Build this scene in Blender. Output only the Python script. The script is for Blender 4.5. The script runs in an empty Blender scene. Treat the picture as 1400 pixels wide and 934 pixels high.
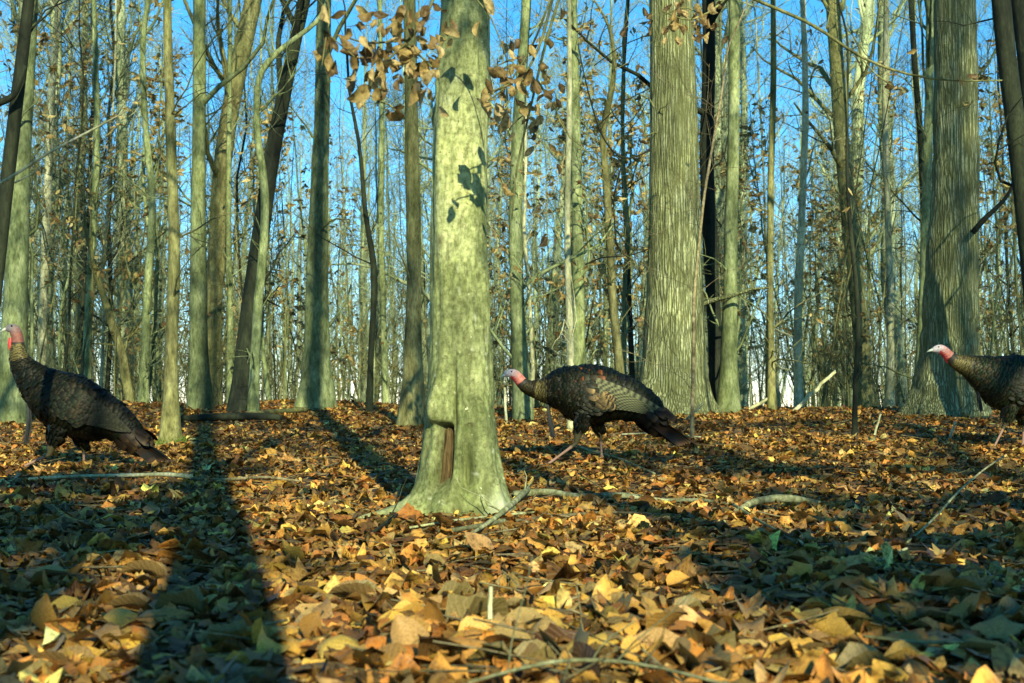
import bpy, math, numpy as np
from math import radians, sin, cos, pi
C = bpy.context.scene.collection
RNG = np.random.default_rng(7)

# ------------------------------------------------------------------ camera, world, sun, exposure
FPX = 1690.0                                   # focal length in photo pixels (1400 wide)
CAMH = 0.5
PITCH = math.atan((548 - 467) / FPX)
cam_d = bpy.data.cameras.new('camera'); cam_d.sensor_width = 36; cam_d.lens = 36 * FPX / 1400
cam_d.clip_start = 0.05; cam_d.clip_end = 3000
cam = bpy.data.objects.new('camera', cam_d); C.objects.link(cam)
cam.location = (0, 0, CAMH); cam.rotation_euler = (pi / 2 + PITCH, 0, 0)
bpy.context.scene.camera = cam
cam_d.dof.use_dof = True; cam_d.dof.focus_distance = 7.0; cam_d.dof.aperture_fstop = 6.3

SUN_EL = radians(27); SUN_H = np.array([0.233, -0.972]); SUN_H /= np.linalg.norm(SUN_H)
S = np.array([SUN_H[0] * cos(SUN_EL), SUN_H[1] * cos(SUN_EL), sin(SUN_EL)])   # towards the sun
W = bpy.data.worlds.new('World'); bpy.context.scene.world = W; W.use_nodes = True
nt = W.node_tree; nt.nodes.clear()
sky = nt.nodes.new('ShaderNodeTexSky'); sky.sky_type = 'NISHITA'; sky.sun_disc = False
sky.sun_elevation = SUN_EL; sky.sun_rotation = math.atan2(S[0], S[1])
sky.air_density = 1.0; sky.dust_density = 0.0; sky.ozone_density = 4.5; sky.altitude = 900
hs = nt.nodes.new('ShaderNodeHueSaturation'); hs.inputs['Saturation'].default_value = 1.25; hs.inputs['Hue'].default_value = 0.486
bg = nt.nodes.new('ShaderNodeBackground'); bg.inputs['Strength'].default_value = 0.15
wo = nt.nodes.new('ShaderNodeOutputWorld')
nt.links.new(sky.outputs[0], hs.inputs['Color']); nt.links.new(hs.outputs[0], bg.inputs[0]); nt.links.new(bg.outputs[0], wo.inputs[0])

sd = bpy.data.lights.new('sun', 'SUN'); sd.energy = 5.0; sd.angle = radians(0.55); sd.color = (1.0, 0.94, 0.62)
so = bpy.data.objects.new('sun', sd); C.objects.link(so); so.location = (5, -20, 12)
from mathutils import Vector
so.rotation_euler = Vector(S.tolist()).to_track_quat('Z', 'Y').to_euler()

sc = bpy.context.scene
sc.view_settings.view_transform = 'Standard'; sc.view_settings.look = 'None'
sc.view_settings.exposure = 0.7; sc.view_settings.gamma = 1.0
sc.render.engine = 'CYCLES'
sc.cycles.max_bounces = 4; sc.cycles.diffuse_bounces = 1; sc.cycles.glossy_bounces = 1; sc.cycles.transmission_bounces = 2
sc.cycles.transparent_max_bounces = 2; sc.cycles.use_denoising = True

# ------------------------------------------------------------------ pixels -> world, ground height
GY = np.array([-60, 0, 6.0, 8.2, 9.5, 12, 14.5, 16.0, 19, 24, 34, 60, 120, 3000.])
GZ = np.array([-1.0, 0, 0.0, .06, .145, .285, .375, .385, .25, -.35, -1.6, -3.4, -5.0, -40.])
def vnoise(x, y, z, seed=0):
    x = np.asarray(x, float); y = np.asarray(y, float); z = np.asarray(z, float)
    x, y, z = np.broadcast_arrays(x, y, z)
    xi = np.floor(x).astype(np.int64); yi = np.floor(y).astype(np.int64); zi = np.floor(z).astype(np.int64)
    fx = x - xi; fy = y - yi; fz = z - zi
    fx = fx * fx * (3 - 2 * fx); fy = fy * fy * (3 - 2 * fy); fz = fz * fz * (3 - 2 * fz)
    def h(a, b, c):
        n = (a * 73856093) ^ (b * 19349663) ^ (c * 83492791) ^ (seed * 2654435 + 1013)
        n = (n ^ (n >> 13)) * 1274126177 & 0x7fffffff
        n = (n ^ (n >> 15)) * 2246822519 & 0x7fffffff
        return (n % 65536) / 65535.0
    r = 0
    for a in (0, 1):
        for b in (0, 1):
            for c in (0, 1):
                r = r + h(xi + a, yi + b, zi + c) * (fx if a else 1 - fx) * (fy if b else 1 - fy) * (fz if c else 1 - fz)
    return r
def G(x, y):
    x = np.asarray(x, float); y = np.asarray(y, float)
    b = (np.interp(y - .5, GY, GZ) + np.interp(y, GY, GZ) + np.interp(y + .5, GY, GZ)) / 3
    n = (vnoise(x * .8, y * .8, 0, 3) - .5) * .05 + (vnoise(x * 2.6, y * 2.6, 0, 4) - .5) * .035
    b = b + n * np.clip(1 - (y - 30) / 20, 0, 1)
    b = b + .06 * np.exp(-((x + 5.0) / 2.2) ** 2 - ((y - 15.5) / 2.) ** 2)         # left rise of the crest
    b = b + .10 * np.exp(-((x + 2.4) / .8) ** 2 - ((y - 15.) / .8) ** 2)           # mossy mound
    return b
def pt(px, py, d):
    px = np.asarray(px, float); py = np.asarray(py, float); d = np.asarray(d, float)
    u = (px - 700) / FPX; v = (467 - py) / FPX
    yc = cos(PITCH) - v * sin(PITCH); zc = sin(PITCH) + v * cos(PITCH)
    k = d / yc
    return np.stack(np.broadcast_arrays(u * k, d * np.ones_like(k), CAMH + zc * k), -1)
def pg(px, py, up=0.0):
    ds = np.linspace(1.2, 16, 1500); p = pt(px, py, ds)
    f = p[:, 2] - G(p[:, 0], p[:, 1]) - up
    i = np.argmax(f < 0) if (f < 0).any() else len(ds) - 1
    q = p[i].copy(); q[2] = float(G(q[0], q[1])) + up
    return q
def unit(a): return a / np.maximum(np.linalg.norm(a, axis=-1, keepdims=True), 1e-9)

# ------------------------------------------------------------------ materials
def new_mat(name):
    m = bpy.data.materials.new(name); m.use_nodes = True; n = m.node_tree
    b = n.nodes['Principled BSDF']; return m, n, b
def nd(n, t, **kw):
    o = n.nodes.new(t)
    for k, v in kw.items():
        if k.startswith('i_'): o.inputs[k[2:].replace('_', ' ')].default_value = v
        else: setattr(o, k, v)
    return o
def ramp(n, stops):
    r = n.nodes.new('ShaderNodeValToRGB'); e = r.color_ramp.elements
    while len(e) < len(stops): e.new(.5)
    for el, (p, c) in zip(e, stops): el.position = p; el.color = (*c, 1) if len(c) == 3 else c
    return r
def mixc(n, fac, a, b, mode='MIX'):
    m = n.nodes.new('ShaderNodeMix'); m.data_type = 'RGBA'; m.blend_type = mode
    for s, v in ((0, fac), (6, a), (7, b)):
        if isinstance(v, bpy.types.NodeSocket): n.links.new(v, m.inputs[s])
        elif s == 0: m.inputs[0].default_value = v
        else: m.inputs[s].default_value = (*v, 1)
    return m.outputs[2]
def noise(n, vec, scale, detail=4, rough=.55, stretch=None):
    if stretch:
        mp = nd(n, 'ShaderNodeMapping'); mp.inputs['Scale'].default_value = stretch; n.links.new(vec, mp.inputs[0]); vec = mp.outputs[0]
    t = nd(n, 'ShaderNodeTexNoise'); t.inputs['Scale'].default_value = scale; t.inputs['Detail'].default_value = detail
    t.inputs['Roughness'].default_value = rough; n.links.new(vec, t.inputs['Vector']); return t.outputs['Fac']
def bark(name, dark, mid, light, scale=6, stretch=(1, 1, .25), bump=.5, lichen=0., furrow=False, moss=.3, mosscol=(.10, .13, .03), attr=False, dist=.02, vary=.25):
    m, n, b = new_mat(name)
    tc = nd(n, 'ShaderNodeTexCoord'); oi = nd(n, 'ShaderNodeObjectInfo')
    off = nd(n, 'ShaderNodeVectorMath', operation='MULTIPLY_ADD')
    cmb = nd(n, 'ShaderNodeCombineXYZ')
    for k in range(3): n.links.new(oi.outputs['Random'], cmb.inputs[k])
    n.links.new(cmb.outputs[0], off.inputs[0]); off.inputs[1].default_value = (37, 51, 23); n.links.new(tc.outputs['Object'], off.inputs[2])
    v = off.outputs[0]
    f = noise(n, v, scale, 6, .65, stretch)
    col = ramp(n, [(.3, dark), (.48, mid), (.7, light)]); n.links.new(f, col.inputs[0]); c = col.outputs[0]
    big = noise(n, v, 1.3, 3, .6, (1, 1, .5)); br = ramp(n, [(.4, (0, 0, 0)), (.62, (1, 1, 1))]); n.links.new(big, br.inputs[0])
    mm = nd(n, 'ShaderNodeMath', operation='MULTIPLY'); mm.inputs[1].default_value = moss; n.links.new(br.outputs[0], mm.inputs[0])
    c = mixc(n, mm.outputs[0], c, mosscol)
    fn = noise(n, v, 55 if not furrow else 90, 4, .7, (1, 1, .35)); fr_ = ramp(n, [(.34, (.55, .55, .5)), (.5, (1, 1, 1)), (.66, (1.3, 1.3, 1.25))]); n.links.new(fn, fr_.inputs[0]); c = mixc(n, 1., c, fr_.outputs[0], 'MULTIPLY')
    bn = noise(n, v, 2.6, 3, .6, (1, 1, .6)); b2 = ramp(n, [(.36, (.6, .62, .62)), (.5, (1, 1, 1)), (.64, (1.25, 1.22, 1.15))]); n.links.new(bn, b2.inputs[0]); c = mixc(n, 1., c, b2.outputs[0], 'MULTIPLY')
    h = f
    if furrow:
        wn = nd(n, 'ShaderNodeTexNoise'); wn.inputs['Scale'].default_value = 5; wn.inputs['Detail'].default_value = 3; n.links.new(v, wn.inputs['Vector'])
        wv = nd(n, 'ShaderNodeVectorMath', operation='MULTIPLY_ADD'); n.links.new(wn.outputs['Color'], wv.inputs[0]); wv.inputs[1].default_value = (.02, .02, .25); n.links.new(v, wv.inputs[2])
        mp2 = nd(n, 'ShaderNodeMapping'); mp2.inputs['Scale'].default_value = (1, 1, .04); n.links.new(wv.outputs[0], mp2.inputs[0])
        vr = nd(n, 'ShaderNodeTexVoronoi', feature='DISTANCE_TO_EDGE'); vr.inputs['Scale'].default_value = 40; n.links.new(mp2.outputs[0], vr.inputs['Vector'])
        f3 = noise(n, v, 60, 3, .6, (1, 1, .2)); mu = nd(n, 'ShaderNodeMath', operation='MULTIPLY'); n.links.new(vr.outputs['Distance'], mu.inputs[0]); n.links.new(f3, mu.inputs[1])
        r2 = ramp(n, [(.0, (0, 0, 0)), (.10, (.8, .8, .8)), (.2, (1, 1, 1))]); n.links.new(mu.outputs[0], r2.inputs[0])
        c = mixc(n, r2.outputs[0], tuple(x * 1.0 for x in dark), c)
        ad = nd(n, 'ShaderNodeMath', operation='ADD'); n.links.new(f, ad.inputs[0]); n.links.new(r2.outputs[0], ad.inputs[1]); h = ad.outputs[0]
    if lichen:
        vo = noise(n, v, 38, 3, .6); sp = ramp(n, [(.69, (0, 0, 0)), (.76, (1, 1, 1))]); n.links.new(vo, sp.inputs[0])
        c = mixc(n, sp.outputs[0], c, (.55, .60, .38))
        pm = noise(n, v, 19, 8, .8); pr = ramp(n, [(.34, (.6, .63, .5)), (.45, (.9, .92, .85)), (.55, (1.05, 1.05, 1.05)), (.66, (1.3, 1.25, 1.3))]); n.links.new(pm, pr.inputs[0]); c = mixc(n, 1., c, pr.outputs[0], 'MULTIPLY'); h = pm
        p3 = noise(n, v, 48, 4, .7); q3 = ramp(n, [(.36, (.6, .62, .5)), (.5, (1, 1, 1)), (.64, (1.25, 1.25, 1.2))]); n.links.new(p3, q3.inputs[0]); c = mixc(n, 1., c, q3.outputs[0], 'MULTIPLY')
        vo2 = noise(n, v, 55, 2, .5, (1, 1, 1.3)); sp2 = ramp(n, [(.66, (0, 0, 0)), (.72, (1, 1, 1))]); n.links.new(vo2, sp2.inputs[0])
        c = mixc(n, sp2.outputs[0], c, (.16, .15, .06))
    if attr:
        a = nd(n, 'ShaderNodeVertexColor', layer_name='col'); sx = nd(n, 'ShaderNodeSeparateColor'); n.links.new(a.outputs[0], sx.inputs[0])
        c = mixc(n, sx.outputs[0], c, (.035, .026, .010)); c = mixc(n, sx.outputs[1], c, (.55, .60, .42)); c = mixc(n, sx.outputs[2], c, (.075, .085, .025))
    hv = nd(n, 'ShaderNodeHueSaturation'); mr = nd(n, 'ShaderNodeMapRange'); mr.inputs[3].default_value = 1 - vary; mr.inputs[4].default_value = 1 + vary
    n.links.new(oi.outputs['Random'], mr.inputs[0]); n.links.new(mr.outputs[0], hv.inputs['Value']); n.links.new(c, hv.inputs['Color'])
    n.links.new(hv.outputs[0], b.inputs['Base Color']); b.inputs['Roughness'].default_value = .85; b.inputs['Specular IOR Level'].default_value = .25
    bp = nd(n, 'ShaderNodeBump'); bp.inputs['Strength'].default_value = bump; bp.inputs['Distance'].default_value = dist
    n.links.new(h, bp.inputs['Height']); n.links.new(bp.outputs[0], b.inputs['Normal'])
    return m
M = {}
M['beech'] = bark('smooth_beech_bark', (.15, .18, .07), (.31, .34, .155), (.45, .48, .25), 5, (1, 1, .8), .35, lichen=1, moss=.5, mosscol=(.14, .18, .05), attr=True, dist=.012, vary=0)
M['furrow'] = bark('furrowed_bark', (.10, .11, .04), (.32, .36, .18), (.54, .58, .36), 11, (1, 1, .3), .9, furrow=True, moss=.35, mosscol=(.12, .14, .04), vary=0, dist=.02)
M['bark_green'] = bark('greenish_smooth_bark', (.05, .07, .028), (.17, .215, .095), (.33, .385, .20), 12, (1, 1, .4), .5, moss=.4, mosscol=(.13, .16, .05))
M['bark_brown'] = bark('brown_bark', (.045, .045, .016), (.145, .14, .055), (.28, .28, .12), 13, (1, 1, .3), .7, moss=.35)
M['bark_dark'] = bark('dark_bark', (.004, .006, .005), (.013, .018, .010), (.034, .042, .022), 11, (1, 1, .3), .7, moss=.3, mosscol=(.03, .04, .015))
M['bark_pale'] = bark('pale_bark', (.16, .17, .09), (.34, .35, .2), (.55, .55, .38), 12, (1, 1, .3), .4, moss=.25, mosscol=(.3, .32, .14))
M['bark_far'] = bark('forest_bark', (.08, .10, .05), (.26, .32, .17), (.52, .58, .36), 5, (1, 1, .3), .3, moss=.35, mosscol=(.13, .16, .06), vary=.45)
M['deadwood'] = bark('dead_wood', (.05, .04, .02), (.16, .13, .07), (.32, .28, .17), 20, (1, 1, 1), .6, moss=.25)
M['greenwood'] = bark('lichened_wood', (.06, .06, .03), (.18, .19, .10), (.36, .38, .22), 20, (1, 1, 1), .6, moss=.35, mosscol=(.2, .24, .08))
M['rotwood'] = bark('exposed_rotten_wood', (.010, .007, .003), (.075, .052, .020), (.17, .12, .05), 30, (1, 1, .06), .9, moss=0)
M['moss'] = bark('moss', (.05, .09, .01), (.13, .20, .03), (.20, .28, .05), 40, (1, 1, 1), .8, moss=.2)
def leaf_mat(name, trans=.3, veins=True, spec=.35):
    m, n, b = new_mat(name); a = nd(n, 'ShaderNodeVertexColor', layer_name='col')
    uv = nd(n, 'ShaderNodeTexCoord'); c = a.outputs[0]
    gn = noise(n, uv.outputs['Object'], 60, 3, .6); gr = ramp(n, [(.33, (.35, .32, .3)), (.5, (.95, .95, .95)), (.66, (1.25, 1.25, 1.2))]); n.links.new(gn, gr.inputs[0])
    c = mixc(n, 1.0, c, gr.outputs[0], 'MULTIPLY')
    if veins:
        sp = nd(n, 'ShaderNodeSeparateXYZ'); n.links.new(uv.outputs['UV'], sp.inputs[0])
        s1 = nd(n, 'ShaderNodeMath', operation='SUBTRACT'); n.links.new(sp.outputs[0], s1.inputs[0]); s1.inputs[1].default_value = .5
        ab = nd(n, 'ShaderNodeMath', operation='ABSOLUTE'); n.links.new(s1.outputs[0], ab.inputs[0])
        k = nd(n, 'ShaderNodeMath', operation='MULTIPLY'); k.inputs[1].default_value = -5.; n.links.new(ab.outputs[0], k.inputs[0])
        vv = nd(n, 'ShaderNodeMath', operation='MULTIPLY_ADD'); n.links.new(sp.outputs[1], vv.inputs[0]); vv.inputs[1].default_value = 11; n.links.new(k.outputs[0], vv.inputs[2])
        fr = nd(n, 'ShaderNodeMath', operation='PINGPONG'); fr.inputs[1].default_value = .5; n.links.new(vv.outputs[0], fr.inputs[0])
        mr = nd(n, 'ShaderNodeMath', operation='MINIMUM'); n.links.new(fr.outputs[0], mr.inputs[0])
        m8 = nd(n, 'ShaderNodeMath', operation='MULTIPLY'); m8.inputs[1].default_value = 7; n.links.new(ab.outputs[0], m8.inputs[0]); n.links.new(m8.outputs[0], mr.inputs[1])
        vr = ramp(n, [(.0, (1, 1, 1)), (.16, (0, 0, 0))]); n.links.new(mr.outputs[0], vr.inputs[0])
        vm = nd(n, 'ShaderNodeMath', operation='MULTIPLY'); vm.inputs[1].default_value = .18; n.links.new(vr.outputs[0], vm.inputs[0])
        c = mixc(n, vm.outputs[0], c, (.5, .38, .2))
        bp = nd(n, 'ShaderNodeBump'); bp.inputs['Strength'].default_value = .35; bp.inputs['Distance'].default_value = .003
        n.links.new(fr.outputs[0], bp.inputs['Height']); n.links.new(bp.outputs[0], b.inputs['Normal'])
    n.links.new(c, b.inputs['Base Color']); b.inputs['Roughness'].default_value = .5; b.inputs['Specular IOR Level'].default_value = spec
    if trans:
        tr = nd(n, 'ShaderNodeBsdfTranslucent'); n.links.new(c, tr.inputs[0]); mx = nd(n, 'ShaderNodeMixShader'); mx.inputs[0].default_value = trans
        o = n.nodes['Material Output']; n.links.new(b.outputs[0], mx.inputs[1]); n.links.new(tr.outputs[0], mx.inputs[2]); n.links.new(mx.outputs[0], o.inputs[0])
    return m
M['leaf'] = leaf_mat('dead_leaf', .12, True, .25)
M['hung_leaf'] = leaf_mat('hanging_dead_leaf', .4, False)
def ground_mat():
    m, n, b = new_mat('leaf_mould'); tc = nd(n, 'ShaderNodeTexCoord')
    vo = nd(n, 'ShaderNodeTexVoronoi'); vo.inputs['Scale'].default_value = 22; vo.inputs['Randomness'].default_value = 1
    n.links.new(tc.outputs['Object'], vo.inputs['Vector'])
    sx = nd(n, 'ShaderNodeSeparateColor'); n.links.new(vo.outputs['Color'], sx.inputs[0])
    r = ramp(n, [(0, (.03, .02, .008)), (.45, (.11, .07, .025)), (.8, (.24, .16, .06)), (1, (.34, .25, .11))]); n.links.new(sx.outputs[0], r.inputs[0])
    n.links.new(r.outputs[0], b.inputs['Base Color']); b.inputs['Roughness'].default_value = .9
    bp = nd(n, 'ShaderNodeBump'); bp.inputs['Distance'].default_value = .03; n.links.new(vo.outputs['Distance'], bp.inputs['Height']); n.links.new(bp.outputs[0], b.inputs['Normal'])
    return m
M['ground'] = ground_mat()
def attr_mat(name, rough=.5, metal=0., spec=.5, bump=0, bscale=200, feather=False, sheen=0.):
    m, n, b = new_mat(name); a = nd(n, 'ShaderNodeVertexColor', layer_name='col'); c = a.outputs[0]; tc = nd(n, 'ShaderNodeTexCoord')
    if feather:
        sp = nd(n, 'ShaderNodeSeparateXYZ'); n.links.new(tc.outputs['UV'], sp.inputs[0])
        tip = ramp(n, [(0, (.45, .45, .45)), (.55, (.9, .9, .9)), (.72, (1.9, 1.85, 1.3)), (.82, (1.6, 1.55, 1.1)), (.87, (.15, .15, .15))]); n.links.new(sp.outputs[1], tip.inputs[0])
        c = mixc(n, 1., c, tip.outputs[0], 'MULTIPLY')
    n.links.new(c, b.inputs['Base Color']); b.inputs['Roughness'].default_value = rough; b.inputs['Metallic'].default_value = metal
    b.inputs['Specular IOR Level'].default_value = spec
    if bump:
        f = noise(n, tc.outputs['Object'], bscale, 3); bp = nd(n, 'ShaderNodeBump'); bp.inputs['Strength'].default_value = bump; bp.inputs['Distance'].default_value = .003
        n.links.new(f, bp.inputs['Height']); n.links.new(bp.outputs[0], b.inputs['Normal'])
    return m
M['tskin'] = attr_mat('turkey_skin_and_down', .6, 0, .4, .6, 220)
M['plumage'] = attr_mat('bronze_plumage', .5, .15, .14, feather=True)
M['quill'] = attr_mat('flight_feathers', .6, .0, .15)
def plain(name, col, rough=.6, spec=.5):
    m, n, b = new_mat(name); b.inputs['Base Color'].default_value = (*col, 1); b.inputs['Roughness'].default_value = rough; b.inputs['Specular IOR Level'].default_value = spec
    tc = nd(n, 'ShaderNodeTexCoord'); f = noise(n, tc.outputs['Object'], 90, 3); r = ramp(n, [(.3, tuple(x * .7 for x in col)), (.7, tuple(min(1, x * 1.2) for x in col))])
    n.links.new(f, r.inputs[0]); n.links.new(r.outputs[0], b.inputs['Base Color']); return m
M['eye'] = plain('dark_eye', (.008, .006, .005), .1); M['beak'] = plain('horn_beak', (.45, .50, .40), .4)
M['wattle'] = plain('red_wattle', (.62, .035, .03), .45); M['beard'] = plain('bristly_beard', (.010, .014, .014), .5)

# ------------------------------------------------------------------ mesh building
class MB:
    def __init__(s): s.v = []; s.f = []; s.c = []; s.u = []; s.m = []; s.n = 0
    def add(s, V, F, col=None, uv=None, mi=0):
        V = np.asarray(V, float).reshape(-1, 3); F = np.asarray(F, np.int64).reshape(-1, 4)
        s.v.append(V); s.f.append(F + s.n); s.n += len(V)
        col = np.array([1, 1, 1.]) if col is None else np.asarray(col, float)
        s.c.append(np.broadcast_to(col, (len(V), 3))); s.u.append(np.zeros((len(V), 2)) if uv is None else np.asarray(uv, float).reshape(-1, 2))
        s.m.append(np.full(len(F), mi, np.int32)); return s
    def mesh(s, name, mats, origin=(0, 0, 0), smooth=True):
        V = np.concatenate(s.v) - np.asarray(origin, float); F = np.concatenate(s.f)
        me = bpy.data.meshes.new(name); me.vertices.add(len(V)); me.vertices.foreach_set('co', V.astype(np.float32).ravel())
        me.loops.add(F.size); me.loops.foreach_set('vertex_index', F.astype(np.int32).ravel())
        me.polygons.add(len(F)); me.polygons.foreach_set('loop_start', np.arange(0, F.size, 4, dtype=np.int32))
        me.polygons.foreach_set('material_index', np.concatenate(s.m))
        me.polygons.foreach_set('use_smooth', np.full(len(F), smooth))
        uvl = me.uv_layers.new(name='UVMap'); U = np.concatenate(s.u)[F.ravel()]; uvl.data.foreach_set('uv', U.astype(np.float32).ravel())
        ca = me.color_attributes.new('col', 'FLOAT_COLOR', 'POINT'); Cc = np.ones((len(V), 4), np.float32); Cc[:, :3] = np.concatenate(s.c)
        ca.data.foreach_set('color', Cc.ravel())
        me.update(calc_edges=True)
        for m in (mats if isinstance(mats, (list, tuple)) else [mats]): me.materials.append(m)
        return me
    def obj(s, name, mats, parent=None, origin=(0, 0, 0), smooth=True, label=None, kind=None, cat=None, group=None):
        o = bpy.data.objects.new(name, s.mesh(name, mats, origin, smooth)); return link(o, parent, (0, 0, 0) if parent else origin, label, kind, cat, group)
def link(o, parent=None, loc=(0, 0, 0), label=None, kind=None, cat=None, group=None):
    C.objects.link(o); o.location = [float(a) for a in loc]
    if parent: o.parent = parent
    for k, v in (('label', label), ('kind', kind), ('category', cat), ('group', group)):
        if v: o[k] = v
    return o
def empty(name, loc, label, cat, group=None):
    o = bpy.data.objects.new(name, None); o.empty_display_size = .1; return link(o, None, loc, label, None, cat, group)
def grid_faces(nr, nc, wrap):
    r = np.arange(nr - 1)[:, None]; c = np.arange(nc if wrap else nc - 1)[None]
    a = r * nc + c; b = r * nc + (c + 1) % nc
    return np.stack([a, b, b + nc, a + nc], -1).reshape(-1, 4)
def tubes(mb, P, R, sides=3, col=None, mi=0, seed=None, lump=0.):
    """P (N,K,3), R (N,K): N tubes in one go"""
    P = np.asarray(P, float); R = np.asarray(R, float)
    if P.ndim == 2: P = P[None]; R = R[None]
    N, K, _ = P.shape
    T = unit(np.gradient(P, axis=1)); D = unit(P[:, -1] - P[:, 0])
    ref = np.zeros((N, 3)); ref[np.arange(N), np.argmin(np.abs(D), 1)] = 1
    A = unit(np.cross(T, ref[:, None])); B = np.cross(T, A)
    th = np.arange(sides) / sides * 2 * pi
    rr = R[:, :, None] * np.ones(sides)
    if lump:
        rr = rr * (1 + lump * (vnoise(np.cos(th) * 1.3 + 9, np.sin(th) * 1.3, (np.arange(K)[:, None] * .35 + (seed or 0)), 5) - .5) * 2)
    V = P[:, :, None] + rr[..., None] * (A[:, :, None] * np.cos(th)[:, None] + B[:, :, None] * np.sin(th)[:, None])
    F = grid_faces(K, sides, True)[None] + (np.arange(N) * K * sides)[:, None, None]
    if col is not None and np.ndim(col) == 2: col = np.repeat(np.asarray(col), K * sides, 0)
    mb.add(V, F, col, None, mi); return mb
def cap(P, R):   # close the ends of single tubes with a quickly shrinking ring
    P = np.asarray(P, float); R = np.asarray(R, float)
    P2 = np.concatenate([P[:1] - (P[1] - P[0]) * .01, P, P[-1:] + (P[-1] - P[-2]) * .01]); R2 = np.concatenate([[1e-4], R, [1e-4]]); return P2, R2
def smooth_path(P, R, n):
    """resample a polyline to n points, Catmull-like"""
    P = np.asarray(P, float); R = np.asarray(R, float)
    s = np.concatenate([[0], np.cumsum(np.linalg.norm(np.diff(P, axis=0), axis=1))]); t = np.linspace(0, s[-1], n)
    Q = np.stack([np.interp(t, s, P[:, k]) for k in range(3)], -1); r = np.interp(t, s, R)
    w = max(1, n // (len(P) * 2))
    for _ in range(2 * w):
        Q[1:-1] = (Q[:-2] + 2 * Q[1:-1] + Q[2:]) / 4; r[1:-1] = (r[:-2] + 2 * r[1:-1] + r[2:]) / 4
    return Q, r
def grow(rng, P, R, n, t0, t1, L0, L1, up=.3, spread=1., K=5, rr=.55, rmin=.002, wig=.18, tip=.3, face=None):
    """n children on each of the M parent paths"""
    Mn, Kp, _ = P.shape; N = Mn * n
    t = rng.uniform(t0, t1, N) * (Kp - 1); idx = np.repeat(np.arange(Mn), n); i = np.clip(t.astype(int), 0, Kp - 2); f = (t - i)[:, None]
    a = P[idx, i]; b = P[idx, i + 1]; st = a * (1 - f) + b * f; T = unit(b - a); r0 = (R[idx, i] * (1 - f[:, 0]) + R[idx, i + 1] * f[:, 0])
    rd = rng.normal(size=(N, 3)); rd = unit(rd - (rd * T).sum(1, keepdims=True) * T)
    D = unit(rd * spread + T * .6 + np.array([0, 0, up]))
    tt = t / (Kp - 1); L = (L0 + (L1 - L0) * tt) * rng.uniform(.6, 1.3, N); st_r = np.minimum(r0 * rr * rng.uniform(.6, 1.1, N), L * .03 + .004)
    st_r = np.maximum(st_r, rmin)
    Q = np.zeros((N, K, 3)); Q[:, 0] = st
    for k in range(1, K):
        D = unit(D + rng.normal(size=(N, 3)) * wig + np.array([0, 0, up * .25])); Q[:, k] = Q[:, k - 1] + D * (L / (K - 1))[:, None]
    Rr = st_r[:, None] * np.linspace(1, tip, K)[None]; return Q, np.maximum(Rr, rmin * .7)

# leaf prototypes: every prototype has the same grid so they batch
def leaf_proto(rng, kind, nc=3, nr=6, curl=1.):
    v = np.linspace(0, 1, nr); u = np.linspace(-1, 1, nc)
    if kind == 'oak': w = .30 * np.sin(pi * v ** .8) ** .6 * (1 + (.38 if nr < 7 and nc < 5 else .2) * np.cos(v * 2 * pi * 3 + 1))
    elif kind == 'long': w = .21 * np.sin(pi * np.clip(v, 0, 1) ** 1.1) ** .7
    elif kind == 'maple': w = .42 * np.sin(pi * v ** .7) ** .5 * (1 + .3 * np.cos(v * 2 * pi * 2.2))
    else: w = .28 * np.sin(pi * v ** .9) ** .8
    w = np.maximum(w, .012)
    U, Vv = np.meshgrid(u, v); X = U * w[:, None]; Y = Vv - .5
    a = rng.normal(0, .9) * curl; a = a if abs(a) > .08 else .08; cup = (rng.uniform(-.9, 1.3)) * curl; tw = rng.normal(0, .5) * curl
    th = Y * a * 1.6; R = 1 / (a * 1.6)
    Z = np.abs(X) ** 1.5 * cup * 2.2 + rng.normal(0, .02 * curl, X.shape) + np.sin(Vv * 9 + rng.uniform(0, 6)) * .03 * np.abs(U) * curl
    X2 = X * np.cos(tw * Y) - Z * np.sin(tw * Y); Z2 = X * np.sin(tw * Y) + Z * np.cos(tw * Y)
    Y3 = R * np.sin(th) - Z2 * np.sin(th); Z3 = R * (1 - np.cos(th)) + Z2 * np.cos(th)
    Pv = np.stack([X2, Y3, Z3], -1).reshape(-1, 3); Pv -= Pv.mean(0)
    uv = np.stack([U * .5 + .5, Vv], -1).reshape(-1, 2); return Pv, uv
PAL = np.array([(.44, .28, .10), (.50, .33, .11), (.36, .19, .06), (.13, .075, .03), (.55, .44, .25), (.34, .28, .17), (.40, .30, .10), (.25, .14, .05), (.58, .40, .16), (.20, .16, .10), (.46, .22, .07)])
PALP = np.array([.14, .11, .13, .14, .06, .09, .08, .12, .05, .07, .08]); PALP = PALP / PALP.sum()
PAL = PAL * np.array([.86, .70, .38])
def leaf_cols(rng, N, pal=PAL, p=PALP):
    c = pal[rng.choice(len(pal), N, p=p)]; return np.clip(c * rng.lognormal(0, .48, (N, 1)) * rng.uniform(.9, 1.1, (N, 3)), 0, .8)
def frames(rng, nrm, spin=None):
    N = len(nrm); r = rng.normal(size=(N, 3)); x = unit(np.cross(nrm, r)); y = np.cross(nrm, x); return np.stack([x, y, nrm], -1)   # columns
def scatter(mb, protos, F, pos, Mx, size, cols, which):
    for k, (Pv, uv) in enumerate(protos):
        s = np.where(which == k)[0]
        if not len(s): continue
        V = np.einsum('nij,vj->nvi', Mx[s], Pv) * size[s][:, None, None] + pos[s][:, None]
        nv = len(Pv); FF = F[None] + (np.arange(len(s)) * nv)[:, None, None]
        mb.add(V, FF, np.repeat(cols[s], nv, 0), np.tile(uv, (len(s), 1)))

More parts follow.
